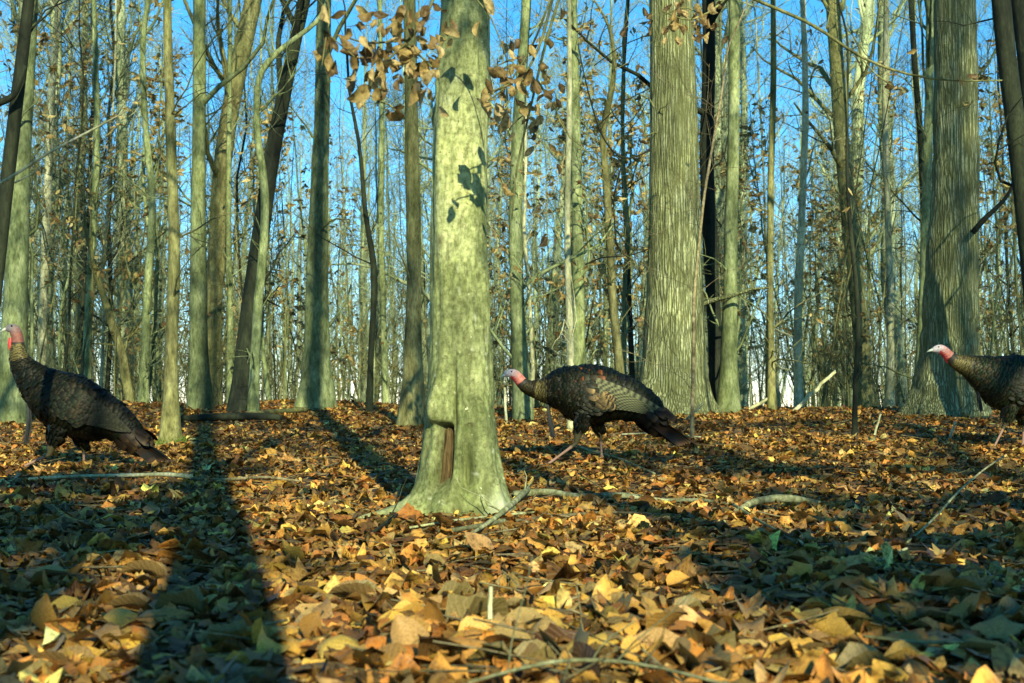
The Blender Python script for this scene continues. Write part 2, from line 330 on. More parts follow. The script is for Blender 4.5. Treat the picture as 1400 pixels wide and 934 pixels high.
# ------------------------------------------------------------------ ground sheet and leaf litter
def build_ground():
    mb = MB()
    xs = np.concatenate([-np.geomspace(9, 2500, 26)[::-1], np.linspace(-8.8, 8.8, 200), np.geomspace(9, 2500, 26)])
    ys = np.concatenate([-np.geomspace(1, 400, 22)[::-1], np.linspace(-.8, 20, 240), np.geomspace(20.3, 3000, 44)])
    X, Y = np.meshgrid(xs, ys); Z = G(X, Y)
    near = (np.abs(X) < 9) & (Y > -1) & (Y < 20)
    Z = Z + near * (vnoise(X * 14, Y * 14, 0, 8) - .5) * .018
    V = np.stack([X, Y, Z], -1); mb.add(V, grid_faces(len(ys), len(xs), False))
    return mb.obj('ground', M['ground'], kind='structure', label='forest floor of brown leaf mould rising to a low crest')
ground = build_ground()
KINDS = ['beech', 'beech', 'oak', 'long', 'beech', 'long', 'oak', 'beech']
def build_litter():
    rng = np.random.default_rng(11)
    protos = [leaf_proto(rng, KINDS[k % 8], 3, 6, rng.uniform(.3, 1.0) if k % 4 else 1.7) for k in range(40)]
    F = grid_faces(6, 3, False)
    pos = []
    for y0, y1, dens in ((1.0, 3.2, 1250), (3.2, 6, 900), (6, 10, 560), (10, 17.5, 360)):
        hw = .42 * y1 + 1.0; n = int((y1 - y0) * 2 * hw * dens)
        y = rng.uniform(y0, y1, n); x = rng.uniform(-hw, hw, n); keep = np.abs(x) < .42 * y + 1.0
        pos.append(np.stack([x[keep], y[keep]], -1))
    pos = np.concatenate(pos); N = len(pos)
    lump = vnoise(pos[:, 0] * 3, pos[:, 1] * 3, 0, 21)
    z = G(pos[:, 0], pos[:, 1]) + .002 + rng.uniform(0, .022, N) + lump * .016
    tilt = np.where(rng.random(N) < .05, rng.uniform(.5, 1.2, N), np.abs(rng.normal(0, .17, N))); az = rng.uniform(0, 2 * pi, N)
    nrm = np.stack([np.sin(tilt) * np.cos(az), np.sin(tilt) * np.sin(az), np.cos(tilt)], -1)
    z = z + np.where(tilt > .6, .012, 0)
    size = rng.lognormal(math.log(.064), .38, N).clip(.02, .13)
    pch = vnoise(pos[:, 0] * 2.2, pos[:, 1] * 2.2, 0, 61)[:, None]; col = leaf_cols(rng, N) * (.75 + .5 * pch); size = size * np.interp(pos[:, 1], [1, 3, 5, 9], [1.2, 1.14, 1.02, .95]); which = rng.integers(0, 40, N); Mx = frames(rng, nrm)
    P3 = np.column_stack([pos, z])
    # the 300 that show largest: near, inside the frame
    inf = (np.abs(pos[:, 0]) < .415 * pos[:, 1]) & (pos[:, 1] > 2.15)
    score = np.where(inf, size / pos[:, 1] * (1 + (z - G(pos[:, 0], pos[:, 1])) * 18), 0); near = np.argsort(-score)[:290]
    far = np.ones(N, bool); far[near] = False; far = np.where(far)[0]
    mb = MB(); scatter(mb, protos, F, P3[far], Mx[far], size[far], col[far], which[far])
    mb.obj('leaf_litter', M['leaf'], ground, kind='stuff')
    # hero leaves, finer grid, meshes shared
    heroes = []
    for k in range(36):
        Pv, uv = leaf_proto(rng, KINDS[k % 8], 5, 7, rng.uniform(.6, 1.3)); m = MB(); m.add(Pv, grid_faces(7, 5, False), leaf_cols(rng, 1)[0], uv); heroes.append(m.mesh('leaf', M['leaf']))
    from mathutils import Matrix
    for j, i in enumerate(near):
        o = bpy.data.objects.new('leaf', heroes[j % 36]); mt = Matrix([list(r) for r in (Mx[i] * size[i] * .98)]).to_4x4()
        mt.translation = Vector((P3[i] + [0, 0, .004]).tolist()); o.parent = ground; C.objects.link(o); o.matrix_local = mt
build_litter()

# ------------------------------------------------------------------ trees traced from the photograph
def leaf_cloud(mb, rng, P, n, size=(.05, .09), pal=None, droop=.6, mi=0):
    """small hanging leaves along paths P (M,K,3)"""
    Mn, K, _ = P.shape; idx = rng.integers(0, Mn, n); t = rng.uniform(.25, 1, n) * (K - 1); i = np.clip(t.astype(int), 0, K - 2); f = (t - i)[:, None]
    pos = P[idx, i] * (1 - f) + P[idx, i + 1] * f
    d = unit(rng.normal(size=(n, 3)) * [1, 1, .5] + [0, 0, -droop]); sz = rng.uniform(*size, n); nrm = unit(np.cross(d, rng.normal(size=(n, 3)))); x = np.cross(d, nrm)
    v = np.array([0, .45, 1.]); w = np.array([.06, .27, .04]); u = np.array([-1, 0, 1])
    U, Vv = np.meshgrid(u, v); Wd = np.repeat(w, 3); U = U.ravel(); Vv = Vv.ravel(); bend = rng.normal(0, .35, n)
    V = pos[:, None] + sz[:, None, None] * (x[:, None] * (U * Wd)[None, :, None] + d[:, None] * Vv[None, :, None] + nrm[:, None] * ((np.abs(U) * Wd * .6)[None] + bend[:, None] * (Vv ** 2)[None])[..., None])
    p = np.array([(.50, .39, .13), (.40, .28, .09), (.60, .49, .20), (.22, .14, .05)]) if pal is None else pal
    c = p[rng.integers(0, len(p), n)] * rng.uniform(.75, 1.2, (n, 1))
    F = grid_faces(3, 3, False)[None] + (np.arange(n) * 9)[:, None, None]
    mb.add(V, F, np.repeat(c, 9, 0), None, mi)
def traced_tree(name, label, pts, d, mat, H=15, limbs=9, limb_t0=.38, leafy=0, base_py=None, flare=1.5, sides=18, seed=0, lump=.10, rings=60, low=None, twig=3, group=None, leafsize=(.05, .09), cat='tree', ridges=0, dd=0.):
    """pts: (px, py, width_px) listed from the top of the photo down"""
    rng = np.random.default_rng(100 + seed)
    pts = sorted(pts, key=lambda a: -a[1]); a = np.array(pts, float)
    P = pt(a[:, 0], a[:, 1], d + dd * np.arange(len(a))); r = a[:, 2] / 2 * d / FPX
    base = P[0].copy(); gz = float(G(base[0], base[1]))
    if P[0, 2] > gz + .02:
        P = np.concatenate([[[P[0, 0], P[0, 1], gz]], P]); r = np.concatenate([[r[0] * flare ** .5], r])
    base = np.array([P[0, 0], P[0, 1], gz]); P = np.concatenate([[P[0] - [0, 0, .12 + max(0, P[0, 2] - gz)]], P]); r = np.concatenate([[r[0] * 1.12], r])
    top = P[-1]; H = max(H, top[2] + 1.5)
    if H - top[2] > .3 and r[-1] > .008:
        dv = unit(P[-1] - P[-3]); dv = unit(dv + [0, 0, .6]); k = 5
        ext = top + dv * np.linspace(0, H - top[2], k + 1)[1:, None] + np.cumsum(rng.normal(0, .08, (k, 3)) * [1, 1, 0], 0)
        P = np.concatenate([P, ext]); r = np.concatenate([r, r[-1] * np.linspace(1, .18, k + 1)[1:]])
    Q, R = smooth_path(P, r, rings)
    if abs(Q[-1, 2] - Q[0, 2]) > 1:   # keep more rings low down: resample by eye-weighted spacing
        s = np.linspace(0, 1, rings) ** 1.5 * (rings - 1); Q = np.stack([np.interp(s, np.arange(rings), Q[:, k]) for k in range(3)], -1); R = np.interp(s, np.arange(rings), R)
    root = empty(name, base, label, cat, group)
    mb = MB(); tubes(mb, Q - base, R, sides, None, 0, seed * 3.7, lump)
    if ridges:
        V = mb.v[0].reshape(rings, sides, 3); ctr = (Q - base)[:, None]; th = np.arange(sides) / sides * 2 * pi
        zz = V[:, :, 2]; n1 = vnoise(np.cos(th)[None] * ridges + zz * .5, np.sin(th)[None] * ridges, zz * .9, 31 + seed); n2 = vnoise(np.cos(th)[None] * 1.6, np.sin(th)[None] * 1.6, zz * .8, 32 + seed)
        fl = np.exp(-np.clip(zz, 0, 9) / .22) * (np.cos(th * 5 + seed)[None] * .10)
        mb.v[0] = (ctr + (V - ctr) * (1 + .012 * (np.abs(n1 - .5) * 4 - .8) * 1. + .07 * (n2 - .5) + fl)[..., None]).reshape(-1, 3)
    mb.obj('trunk', M[mat], root)
    if limbs:
        cb = MB();         fz = int(np.argmax(Q[:, 2] - base[2] > 5.2)) if (Q[:, 2] - base[2] > 5.2).any() else rings - 1
        nl = 7 if R[2] < .12 else 3; La, Ra = grow(rng, (Q - base)[None, :fz + 1], R[None, :fz + 1], nl, .15, 1, .9, .9, .25, 1.1, 6, .22, .003, wig=.3); tubes(cb, La, Ra, 4)
        Lb, Rb = grow(rng, La, Ra, 5, .2, 1, .4, .3, .2, 1, 5, .6, .002, wig=.3); tubes(cb, Lb, Rb, 3)
        L1, R1 = grow(rng, (Q - base)[None], R[None], limbs, limb_t0, .97, H * (.2 if limb_t0 >= .35 else .085), H * (.08 if limb_t0 >= .35 else .06), .35, 1, 7, .5 if limb_t0 >= .35 else .3, .003)
        tubes(cb, L1, R1, 5)
        L2, R2 = grow(rng, L1, R1, 4, .2, 1, .9, .5, .25, 1, 5, .6, .002); tubes(cb, L2, R2, 4)
        Lf = L2
        if twig: L3, R3 = grow(rng, L2, R2, twig, .2, 1, .45, .3, .2, 1, 4, .7, .0015); tubes(cb, L3, R3, 3); Lf = L3
        cb.obj('crown', M[mat], root)
        if leafy:
            lb = MB(); leaf_cloud(lb, rng, Lf, leafy, leafsize); lb.obj('leaves', M['hung_leaf'], root, kind='stuff')
    return root
TT = [
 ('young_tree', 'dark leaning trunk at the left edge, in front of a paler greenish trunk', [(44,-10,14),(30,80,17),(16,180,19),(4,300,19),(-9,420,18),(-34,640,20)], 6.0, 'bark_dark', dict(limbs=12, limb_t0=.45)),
 ('beech_tree', 'pale greenish trunk with a round knot hole, behind the left turkey head', [(44,-10,18),(36,100,22),(26,250,27),(22,400,32),(18,500,36),(16,560,42)], 11.5, 'bark_green', {}),
 ('tree', 'thin cream coloured trunk rising through blue sky left of the forked sapling', [(82,-10,9),(70,120,10),(66,250,11),(60,400,12),(56,520,13)], 21, 'bark_pale', dict(limbs=12, twig=3)),
 ('sapling', 'kinked grey sapling with a bent top, left of the brown mossy footed trunk', [(207,-5,6),(192,30,8),(196,130,8),(202,225,9),(214,270,10),(204,340,10),(200,440,11),(196,548,13)], 16, 'bark_green', dict(limbs=10, limb_t0=.3)),
 ('tree', 'slim olive brown trunk whose foot is wrapped in bright moss', [(229,-5,11),(228,60,12),(234,160,13),(233,230,15),(240,300,15),(237,400,17),(234,480,16),(233,560,19),(234,598,30)], 9.6, 'bark_brown', dict(limbs=12, limb_t0=.45)),
 ('tree', 'straight grey green trunk beside the brown mossy footed trunk', [(272,-5,17),(273,150,18),(270,300,20),(271,420,23),(272,500,25),(274,556,32)], 13.8, 'bark_green', dict(limbs=14)),
 ('tree', 'broad brown trunk leaning to the right, behind the straight grey green trunk', [(348,-5,24),(333,60,25),(318,130,25),(306,200,25),(299,300,25),(292,420,24),(288,545,28)], 18, 'bark_brown', dict(limbs=10)),
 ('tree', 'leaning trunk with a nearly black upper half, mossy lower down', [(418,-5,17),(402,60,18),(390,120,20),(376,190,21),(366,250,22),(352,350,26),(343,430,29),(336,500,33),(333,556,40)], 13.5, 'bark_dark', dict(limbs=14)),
 ('sapling', 'pale crooked sapling curling round the black topped leaning trunk', [(392,60,7),(372,78,9),(352,96,9),(350,180,10),(362,250,11),(362,320,12),(352,420,12),(346,556,16)], 13.1, 'bark_green', dict(H=4.3, limbs=8, limb_t0=.4)),
 ('tree', 'stout trunk with cracked green bark rising from a mossy mound', [(443,-5,20),(442,100,21),(439,200,23),(434,300,26),(433,400,31),(433,480,34),(432,530,38),(431,552,52)], 14.2, 'bark_green', dict(limbs=6, ridges=5, sides=40, rings=90)),
 ('sapling', 'thin sapling with a black sinuous middle, between the cracked trunk and the slim brown one', [(476,120,4),(492,200,5),(500,300,7),(512,360,9),(511,420,9),(507,480,8),(505,560,10)], 13.2, 'bark_dark', dict(H=5, limbs=8, limb_t0=.3)),
 ('tree', 'slim brown trunk just left of the big pale beech', [(559,-5,18),(562,100,18),(563,200,19),(566,300,20),(566,400,21),(565,480,23),(563,545,28),(562,572,38)], 11.4, 'bark_brown', dict(limbs=12)),
 ('tree', 'mottled trunk hung with brown leaves, just right of the big pale beech', [(722,-5,13),(714,80,15),(708,180,17),(704,300,18),(706,420,20),(712,500,22),(716,556,26)], 12.6, 'bark_green', dict(limbs=16, limb_t0=.12, leafy=520)),
 ('sapling', 'whitish pole thin sapling standing against a darker trunk above the middle turkey', [(776,-5,6),(780,100,7),(776,250,8),(774,350,9),(780,430,10),(781,560,11)], 11.0, 'bark_pale', dict(limbs=9, limb_t0=.15, leafy=150)),
 ('tree', 'dark olive trunk behind the whitish sapling above the middle turkey', [(783,-5,13),(786,150,14),(790,300,16),(791,420,17),(790,560,20)], 13.6, 'bark_green', dict(limbs=12, limb_t0=.15, leafy=320)),
 ('broken_sapling', 'snapped dark stem with a jagged top, left of the huge furrowed trunk', [(823,180,10),(828,240,10),(834,330,11),(838,420,12),(847,500,13),(850,556,15)], 13, 'bark_brown', dict(H=.1, limbs=5, limb_t0=.3)),
 ('oak_tree', 'huge straight trunk of furrowed bark in the centre right, bright at the top', [(918,-10,60),(920,100,64),(922,220,68),(922,330,71),(922,400,76),(922,460,84),(921,510,94),(921,545,98),(922,566,106)], 13.4, 'furrow', dict(H=18, limbs=12, limb_t0=.4, ridges=13, sides=200, rings=260, lump=.03)),
 ('sapling', 'pale whip thin sapling standing in front of the huge furrowed trunk', [(990,110,3),(974,200,3.5),(962,270,4),(955,340,4),(948,410,5),(948,500,5),(946,594,6)], 9.8, 'deadwood', dict(H=2.9, limbs=4, limb_t0=.3, sides=7)),
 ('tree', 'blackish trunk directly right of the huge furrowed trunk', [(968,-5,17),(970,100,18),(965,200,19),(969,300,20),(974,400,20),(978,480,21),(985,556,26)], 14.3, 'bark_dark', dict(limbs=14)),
 ('tree', 'olive trunk with a slight curve, second to the right of the huge furrowed trunk', [(1004,-5,15),(1004,100,16),(1003,200,17),(999,300,18),(999,400,19),(996,500,22),(996,556,28)], 13.6, 'bark_green', dict(limbs=8, limb_t0=.25, leafy=120)),
 ('tree', 'slender straight dark pole between the curved olive trunk and the hazy wide one', [(1057,-5,7),(1058,120,8),(1053,250,9),(1053,400,9),(1055,556,11)], 14.4, 'bark_brown', dict(limbs=12, limb_t0=.15, leafy=60)),
 ('tree', 'wide olive trunk far back, behind the sinuous black sapling', [(1138,-5,19),(1146,120,20),(1155,250,21),(1168,350,22),(1176,450,22),(1184,556,26)], 20, 'bark_brown', dict(limbs=14, leafy=160)),
 ('sapling', 'sinuous black sapling with a pale foot, standing before the wide olive trunk', [(1160,40,3),(1158,150,4),(1158,250,5),(1164,330,6),(1172,400,6.5),(1174,460,7),(1170,520,7),(1168,582,8)], 10.2, 'bark_dark', dict(H=3.6, limbs=8, limb_t0=.2, sides=8, leafy=30)),
 ('tree', 'thin forked dark tree left of the big lit trunk on the right', [(1246,-5,8),(1250,90,8),(1258,170,9),(1264,300,10),(1262,556,13)], 18, 'bark_dark', dict(limbs=14, limb_t0=.2)),
 ('tree', 'narrow olive trunk touching the left flank of the big trunk on the right', [(1272,-5,11),(1270,150,12),(1266,300,13),(1262,420,13),(1256,556,16)], 15.5, 'bark_green', dict(limbs=14)),
 ('oak_tree', 'big flared trunk with sunlit upper bark, behind the right turkey', [(1305,-10,54),(1307,120,58),(1307,220,60),(1304,300,63),(1300,380,73),(1299,440,75),(1298,490,80),(1295,520,90),(1295,545,90),(1294,560,96)], 13.6, 'furrow', dict(H=18, limbs=12, limb_t0=.4, ridges=11, sides=180, rings=230, lump=.06, )),
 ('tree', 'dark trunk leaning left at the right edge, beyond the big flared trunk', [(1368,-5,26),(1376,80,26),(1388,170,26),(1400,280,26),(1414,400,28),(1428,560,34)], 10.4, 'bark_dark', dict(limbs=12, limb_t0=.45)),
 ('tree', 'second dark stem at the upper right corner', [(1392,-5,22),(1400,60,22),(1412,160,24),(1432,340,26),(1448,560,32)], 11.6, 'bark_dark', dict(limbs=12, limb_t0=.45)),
 ('tree', 'sunlit thin trunk with a long gentle bend, far left among golden leaves', [(128,-5,6),(131,100,8),(134,210,9),(126,330,10),(120,440,11),(118,552,12)], 17, 'bark_green', dict(limbs=14, limb_t0=.15, leafy=240)),
 ('leaning_tree', 'short trunk leaning left behind the left turkey back', [(140,400,9),(152,440,11),(166,480,12),(178,550,14)], 17, 'bark_brown', dict(H=2.2, limbs=5)),
 ('tree', 'grey pole between the leaning brown trunk and the crooked pale sapling', [(312,300,7),(314,400,9),(316,556,11)], 17.5, 'bark_green', dict(limbs=10)),
 ('tree', 'thin straight trunk just left of the slim brown trunk by the beech', [(519,-5,6),(522,150,7),(520,300,8),(524,430,8),(528,556,10)], 19, 'bark_green', dict(limbs=14, limb_t0=.2)),
 ('tree', 'slender trunk with many fine branches, against open sky left of the huge furrowed trunk', [(860,-5,4),(850,120,5),(852,250,6),(858,350,6.5),(862,450,7),(866,556,9)], 17, 'bark_dark', dict(limbs=22, limb_t0=.12)),
 ('tree', 'pale pole with twisting twigs midway between the two big trunks', [(1098,-5,8),(1102,150,9),(1096,300,10),(1090,430,11),(1092,556,12)], 17, 'bark_pale', dict(limbs=14, limb_t0=.2, leafy=90)),
 ('tree', 'yellowish pole right of the wide olive trunk', [(1212,-5,7),(1209,150,8),(1214,300,9),(1218,430,10),(1216,556,12)], 18, 'bark_pale', dict(limbs=14, limb_t0=.2, leafy=140)),
]
for i, (nm, lb, pts, d, mt, kw) in enumerate(TT): traced_tree(nm, lb, pts, d, mt, seed=i, **kw)

# the big pale beech in the centre
def build_beech():
    d = 5.25; py = np.array([-60, 0, 100, 200, 330, 400, 470, 550, 600, 640, 665, 688, 700.]); le = np.array([603, 602, 597, 591, 589, 588, 588, 584, 580, 574, 567, 559, 556.]); ri = np.array([670, 670, 669, 669, 668, 669, 672, 675, 681, 686, 690, 695, 696.])
    P = pt((le + ri) / 2, py, d)[::-1]; R = ((ri - le) / 2 * d / FPX)[::-1]
    zb = float(G(P[0, 0], d)); base = np.array([P[1, 0], d, zb])
    nz = 330; z = np.concatenate([np.linspace(-.12, .75, 170), np.linspace(.76, 3.2, 110), np.linspace(3.25, 17, 50)])
    cx = np.interp(z + zb, P[:, 2], P[:, 0]) - base[0]; r = np.interp(z + zb, P[:, 2], R)
    hi = z > P[-1, 2] - zb; r = np.where(hi, r * np.clip(1 - (z - 2.1) / 17, .2, 1), r); cx = cx + np.where(hi, .02 * (z - 1.9), 0)
    ns = 150; th = np.arange(ns) / ns * 2 * pi          # angle 0 = camera side (-y), + towards +x
    TH, Zz = np.meshgrid(th, z); TH = (TH + pi) % (2 * pi) - pi
    sx = np.sin(TH); front = np.cos(TH) > -.2
    g = lambda a, c, w: np.exp(-((a - c) / w) ** 2)
    rr = np.ones_like(TH) * r[:, None]
    e = np.exp(-np.clip(Zz, 0, 9) / .07)
    rr = rr * (1 + .95 * g(TH, -1.15, .22) * np.exp(-np.clip(Zz + .02, 0, 9) / .06) + .22 * g(TH, 1.0, .4) * np.exp(-np.clip(Zz, 0, 9) / .12) + .20 * g(TH, -.15, .4) * e + .4 * g(np.abs(TH), 2.7, .4) * e + .45 * g(TH, 1.6, .25) * np.exp(-np.clip(Zz, 0, 9) / .04))
    # right buttress, groove between, bulge over the cavity, cavity
    rr += .022 * g(TH, .78, .36) * g(Zz, .14, .3) - .05 * g(TH, .20, .17) * g(Zz, .24, .12) - .035 * g(TH, .30, .05) * g(Zz, .21, .07) - .026 * g(TH, -.12, .05) * g(Zz, .47, .17) + .018 * g(TH, .02, .12) * g(Zz, .42, .2)
    lowb = 1 / (1 + np.exp(-(Zz - .412) / .006))
    rr += .055 * g(TH, -.62, .30) * g(Zz, .475, .085) * lowb + .012 * g(TH, -.55, .35) * g(Zz, .60, .1)
    cav = 1 / (1 + np.exp(-(.235 - np.abs(TH + .42 + .10 * (Zz - .28))) / .018)) / (1 + np.exp(-(.402 - Zz) / .006)) / (1 + np.exp(-(Zz - .165 - .05 * (TH + .42)) / .022))
    rr -= .075 * cav
    rim = np.exp(-((np.abs(TH + .42 + .10 * (Zz - .28)) - .245) / .05) ** 2) * g(Zz, .27, .16); rr += .007 * rim
    rr += (vnoise(np.cos(TH) * 3, np.sin(TH) * 3, Zz * 3.2, 41) - .5) * .016 + (vnoise(np.cos(TH) * 9, np.sin(TH) * 9, Zz * 14, 42) - .5) * .006 + (vnoise(np.cos(TH) * 4, np.sin(TH) * 4, Zz * 9, 43) - .5) * .034 * np.exp(-np.clip(Zz, 0, 9) / .35)
    dark = np.clip(cav * .9, 0, 1); pale = np.zeros_like(dark)  # shade inside the hollow painted as dark colour
    rr += .010 * np.cos(TH * 7 + 1.3 + 2 * Zz) * np.exp(-np.clip(Zz, 0, 9) / .22)
    # branch scars and knots
    for kx, kpy, s, amp in ((605, 333, .020, .6), (608, 376, .013, .8), (637, 380, .012, .8), (654, 548, .016, .7), (660, 590, .012, .6), (612, 490, .010, .6), (643, 580, .012, .7), (640, 238, .010, .4), (623, 120, .012, .35), (600, 455, .012, .5), (655, 455, .008, .4)):
        zc = pt(kx, kpy, d)[2] - zb; lx = pt(kx, kpy, d)[0] - base[0] - np.interp(zc, z, cx); t0 = math.asin(np.clip(lx / np.interp(zc, z, r), -.95, .95))
        q = np.sqrt(((TH - t0) * .13) ** 2 + ((Zz - zc) * 1.3) ** 2) / s
        rr += amp * .006 * np.exp(-(q - 1) ** 2 * 4) - amp * .005 * np.exp(-q ** 2 * 3); dark = np.maximum(dark, amp * np.exp(-(q - .75) ** 2 * 9) * (vnoise(TH * 9, Zz * 40, kx, 5) > .35))
    rng = np.random.default_rng(5)
    for _ in range(46):
        t0 = rng.uniform(-1.4, 1.4); zc = rng.uniform(0, 1.9) ** 1.0; s = rng.uniform(.002, .007); q = np.sqrt(((TH - t0) * .13) ** 2 + (Zz - zc) ** 2) / s; pale = np.maximum(pale, .8 * np.exp(-q ** 2))
    pale = np.maximum(pale, .75 * g(TH, .85, .25) * g(Zz, .07, .05) * (vnoise(TH * 6, Zz * 30, 2, 9) > .4))
    stain_shade = np.clip((vnoise(TH * 5, 0, Zz * 7, 71) - .45) * 3, 0, 1) * np.exp(-np.clip(Zz, 0, 9) / .45) * .75 + np.clip((vnoise(TH * 9, 1, Zz * 13, 72) - .6) * 3, 0, 1) * .35
    stain_shade = np.clip(np.maximum(stain_shade, np.maximum(.8 * g(TH, .28, .10) * g(Zz, .22, .10), .7 * g(TH, -.12, .04) * g(Zz, .50, .15))), 0, 1)  # groove and seam shade painted in, on top of the mossy stains
    X = cx[:, None] + rr * np.sin(TH); Y = -rr * np.cos(TH)
    root = empty('beech_tree', base, 'big pale beech trunk with a brown hollow near its foot, nearest of all trees', 'tree')
    mb = MB(); mb.add(np.stack([X, Y, Zz], -1), grid_faces(nz, ns, True)[:, ::-1], np.stack([dark, pale, stain_shade], -1).reshape(-1, 3)); mb.obj('trunk', M['beech'], root)
    # rotten wood standing in the hollow
    w = MB(); zz = np.linspace(.12, .42, 26); tt = np.linspace(-.655, -.19, 20); T2, Z2 = np.meshgrid(tt, zz)
    r2 = np.interp(Z2, z, r) - .046 + .012 * (vnoise(T2 * 34, 0, Z2 * 4, 6) - .5) * 2 - .03 * np.clip((Z2 - .375) / .04, 0, 1)
    w.add(np.stack([np.interp(Z2, z, cx) + r2 * np.sin(T2), -r2 * np.cos(T2), Z2], -1), grid_faces(26, 20, False)); w.obj('hollow_wood', M['rotwood'], root, label='brown rotten wood exposed in the hollow')
    q = np.array([(.02, -.03, .13), (-.12, -.06, .09), (-.21, -.09, .055), (-.29, -.13, .035), (-.41, -.18, .012)]); Qr, Rr = smooth_path(q, (.07, .056, .040, .028, .012), 26); m3 = MB(); tubes(m3, Qr, Rr, 14, (.15, .15, .3), 0, 4, .3); m3.obj('root', M['beech'], root)
    cb = MB(); Pq = np.stack([cx, 0 * cx, z], -1)[None, 200:]; L1, R1 = grow(rng, Pq, r[None, 200:], 18, .4, 1, 3.4, 1.6, .4, 1, 7, .5)
    tubes(cb, L1, R1, 5); L2, R2 = grow(rng, L1, R1, 6, .2, 1, 1.4, .6, .2, 1, 5); tubes(cb, L2, R2, 3); L3, R3 = grow(rng, L2, R2, 4, .2, 1, .6, .3, .2, 1, 4); tubes(cb, L3, R3, 3); cb.obj('crown', M['bark_green'], root)
    return base
BEECH = build_beech()
# moss collar at the foot of the slim trunk
mb = MB(); c = pt(235, 598, 9.6); c[2] = G(c[0], c[1]); rng = np.random.default_rng(3)
n = 420; a = rng.uniform(0, 2 * pi, n); rr_ = .06 + .07 * rng.random(n) ** 1.5; zz = .10 * rng.random(n) * (1 - (rr_ - .06) / .08)
p0 = np.stack([rr_ * np.cos(a), rr_ * np.sin(a), zz + .012], -1) + c; dv = unit(np.stack([np.cos(a), np.sin(a), 1.2 + 0 * a], -1) + rng.normal(0, .4, (n, 3))) * .02
tubes(mb, np.stack([p0 - dv * .4, p0 + dv * .4, p0 + dv], 1), np.tile([.006, .005, .001], (n, 1)), 3)
mb.obj('moss', M['moss'], origin=c, kind='stuff', label='bright green moss round the foot of the slim olive brown trunk')

# ------------------------------------------------------------------ woods behind: individuals sharing meshes
def template(seed, H, r0, n1, n2, n3, t0=.25, leafy=0, bend=.1, rm=.006, K0=14, L1=.17, sides=7, mat='bark_far', lean=0.):
    rng = np.random.default_rng(seed); z = np.linspace(-.3, H, K0); D = rng.normal(0, bend, (K0, 2)).cumsum(0) * .5; D -= D[0]
    P = np.column_stack([D[:, 0] + lean * z, D[:, 1], z])[None]; R = (r0 * (1 - .8 * np.clip(z / H, 0, 1)) * (1 + .5 * np.exp(-np.clip(z, 0, 9) / .2)))[None]
    mb = MB(); tubes(mb, P, R, sides)
    a, ra = grow(rng, P, R, n1, t0, .98, H * L1, H * L1 * .35, .45, 1, 6, .5, rm); tubes(mb, a, ra, 4)
    b, rb = grow(rng, a, ra, n2, .15, 1, H * L1 * .45, H * L1 * .25, .3, 1, 4, .6, rm * .8); tubes(mb, b, rb, 3)
    Lf = b
    if n3: c_, rc = grow(rng, b, rb, n3, .15, 1, H * L1 * .22, H * L1 * .15, .25, 1, 3, .7, rm * .6); tubes(mb, c_, rc, 3); Lf = c_
    if leafy: leaf_cloud(mb, rng, Lf, leafy, (.07, .12), mi=1)
    return mb.mesh('tree', [M[mat], M['hung_leaf']])
rngF = np.random.default_rng(42)
tall = [template(200 + k, rngF.uniform(13, 20), rngF.uniform(.07, .15), 26, 6, 6, .18, rm=.008) for k in range(7)]
pole = [template(300 + k, rngF.uniform(7, 12), rngF.uniform(.022, .045), 20, 6, 4, .15, bend=.12, rm=.005, mat=['bark_far', 'bark_dark', 'bark_green', 'bark_far', 'bark_dark', 'bark_pale', 'bark_brown'][k]) for k in range(7)]
leafs = [template(400 + k, rngF.uniform(4, 7), rngF.uniform(.02, .04), 18, 4, 2, .12, leafy=340, bend=.07, rm=.003, L1=.22, sides=6, mat='bark_green') for k in range(5)]
PADJ = ['mottled', 'dark', 'greenish', 'mottled', 'dark', 'pale', 'brown']
def place(meshes, n, dr, name, label, group, cat='tree', px=(-120, 1520), gap=None, pw=1.):
    for k in range(n):
        for _ in range(40):
            d = (dr[0] ** pw + rngF.random() * (dr[1] ** pw - dr[0] ** pw)) ** (1 / pw); x = rngF.uniform(*px)
            if gap is None or not any(a < x < b and rngF.random() < q for a, b, q in gap): break
        mi = int(rngF.integers(len(meshes))); X = (x - 700) / FPX * d; o = bpy.data.objects.new(name, meshes[mi]); s = rngF.uniform(.8, 1.2)
        link(o, None, (X, d, float(G(X, d))), label.replace('ADJ', PADJ[mi % 7]), None, cat, group.replace('ADJ', PADJ[mi % 7])); o.rotation_euler = (rngF.normal(0, .03), rngF.normal(0, .03), rngF.uniform(0, 6.28)); o.scale = (s, s, s)
GAP = [(835, 880, .75), (385, 410, .6), (448, 500, .4), (80, 110, .5)]
place(tall, 66, (22, 62), 'tree', 'bare tall tree standing among many in the woods beyond the crest', 'tall bare trees in the woods behind', gap=GAP)
place(pole, 100, (16.5, 45), 'pole_tree', 'slender ADJ bare pole tree among many beyond the crest', 'slender ADJ pole trees in the woods behind', gap=GAP)
LG = 'leafy young beeches in the woods behind'; LL = 'young beech still holding golden brown leaves, among others beyond the crest'
place(leafs, 7, (16, 26), 'young_beech', LL, LG, px=(40, 240)); place(leafs, 6, (15.5, 26), 'young_beech', LL, LG, px=(240, 590)); place(leafs, 9, (14.5, 26), 'young_beech', LL, LG, px=(690, 860)); place(leafs, 15, (16, 28), 'young_beech', LL, LG, px=(980, 1420))
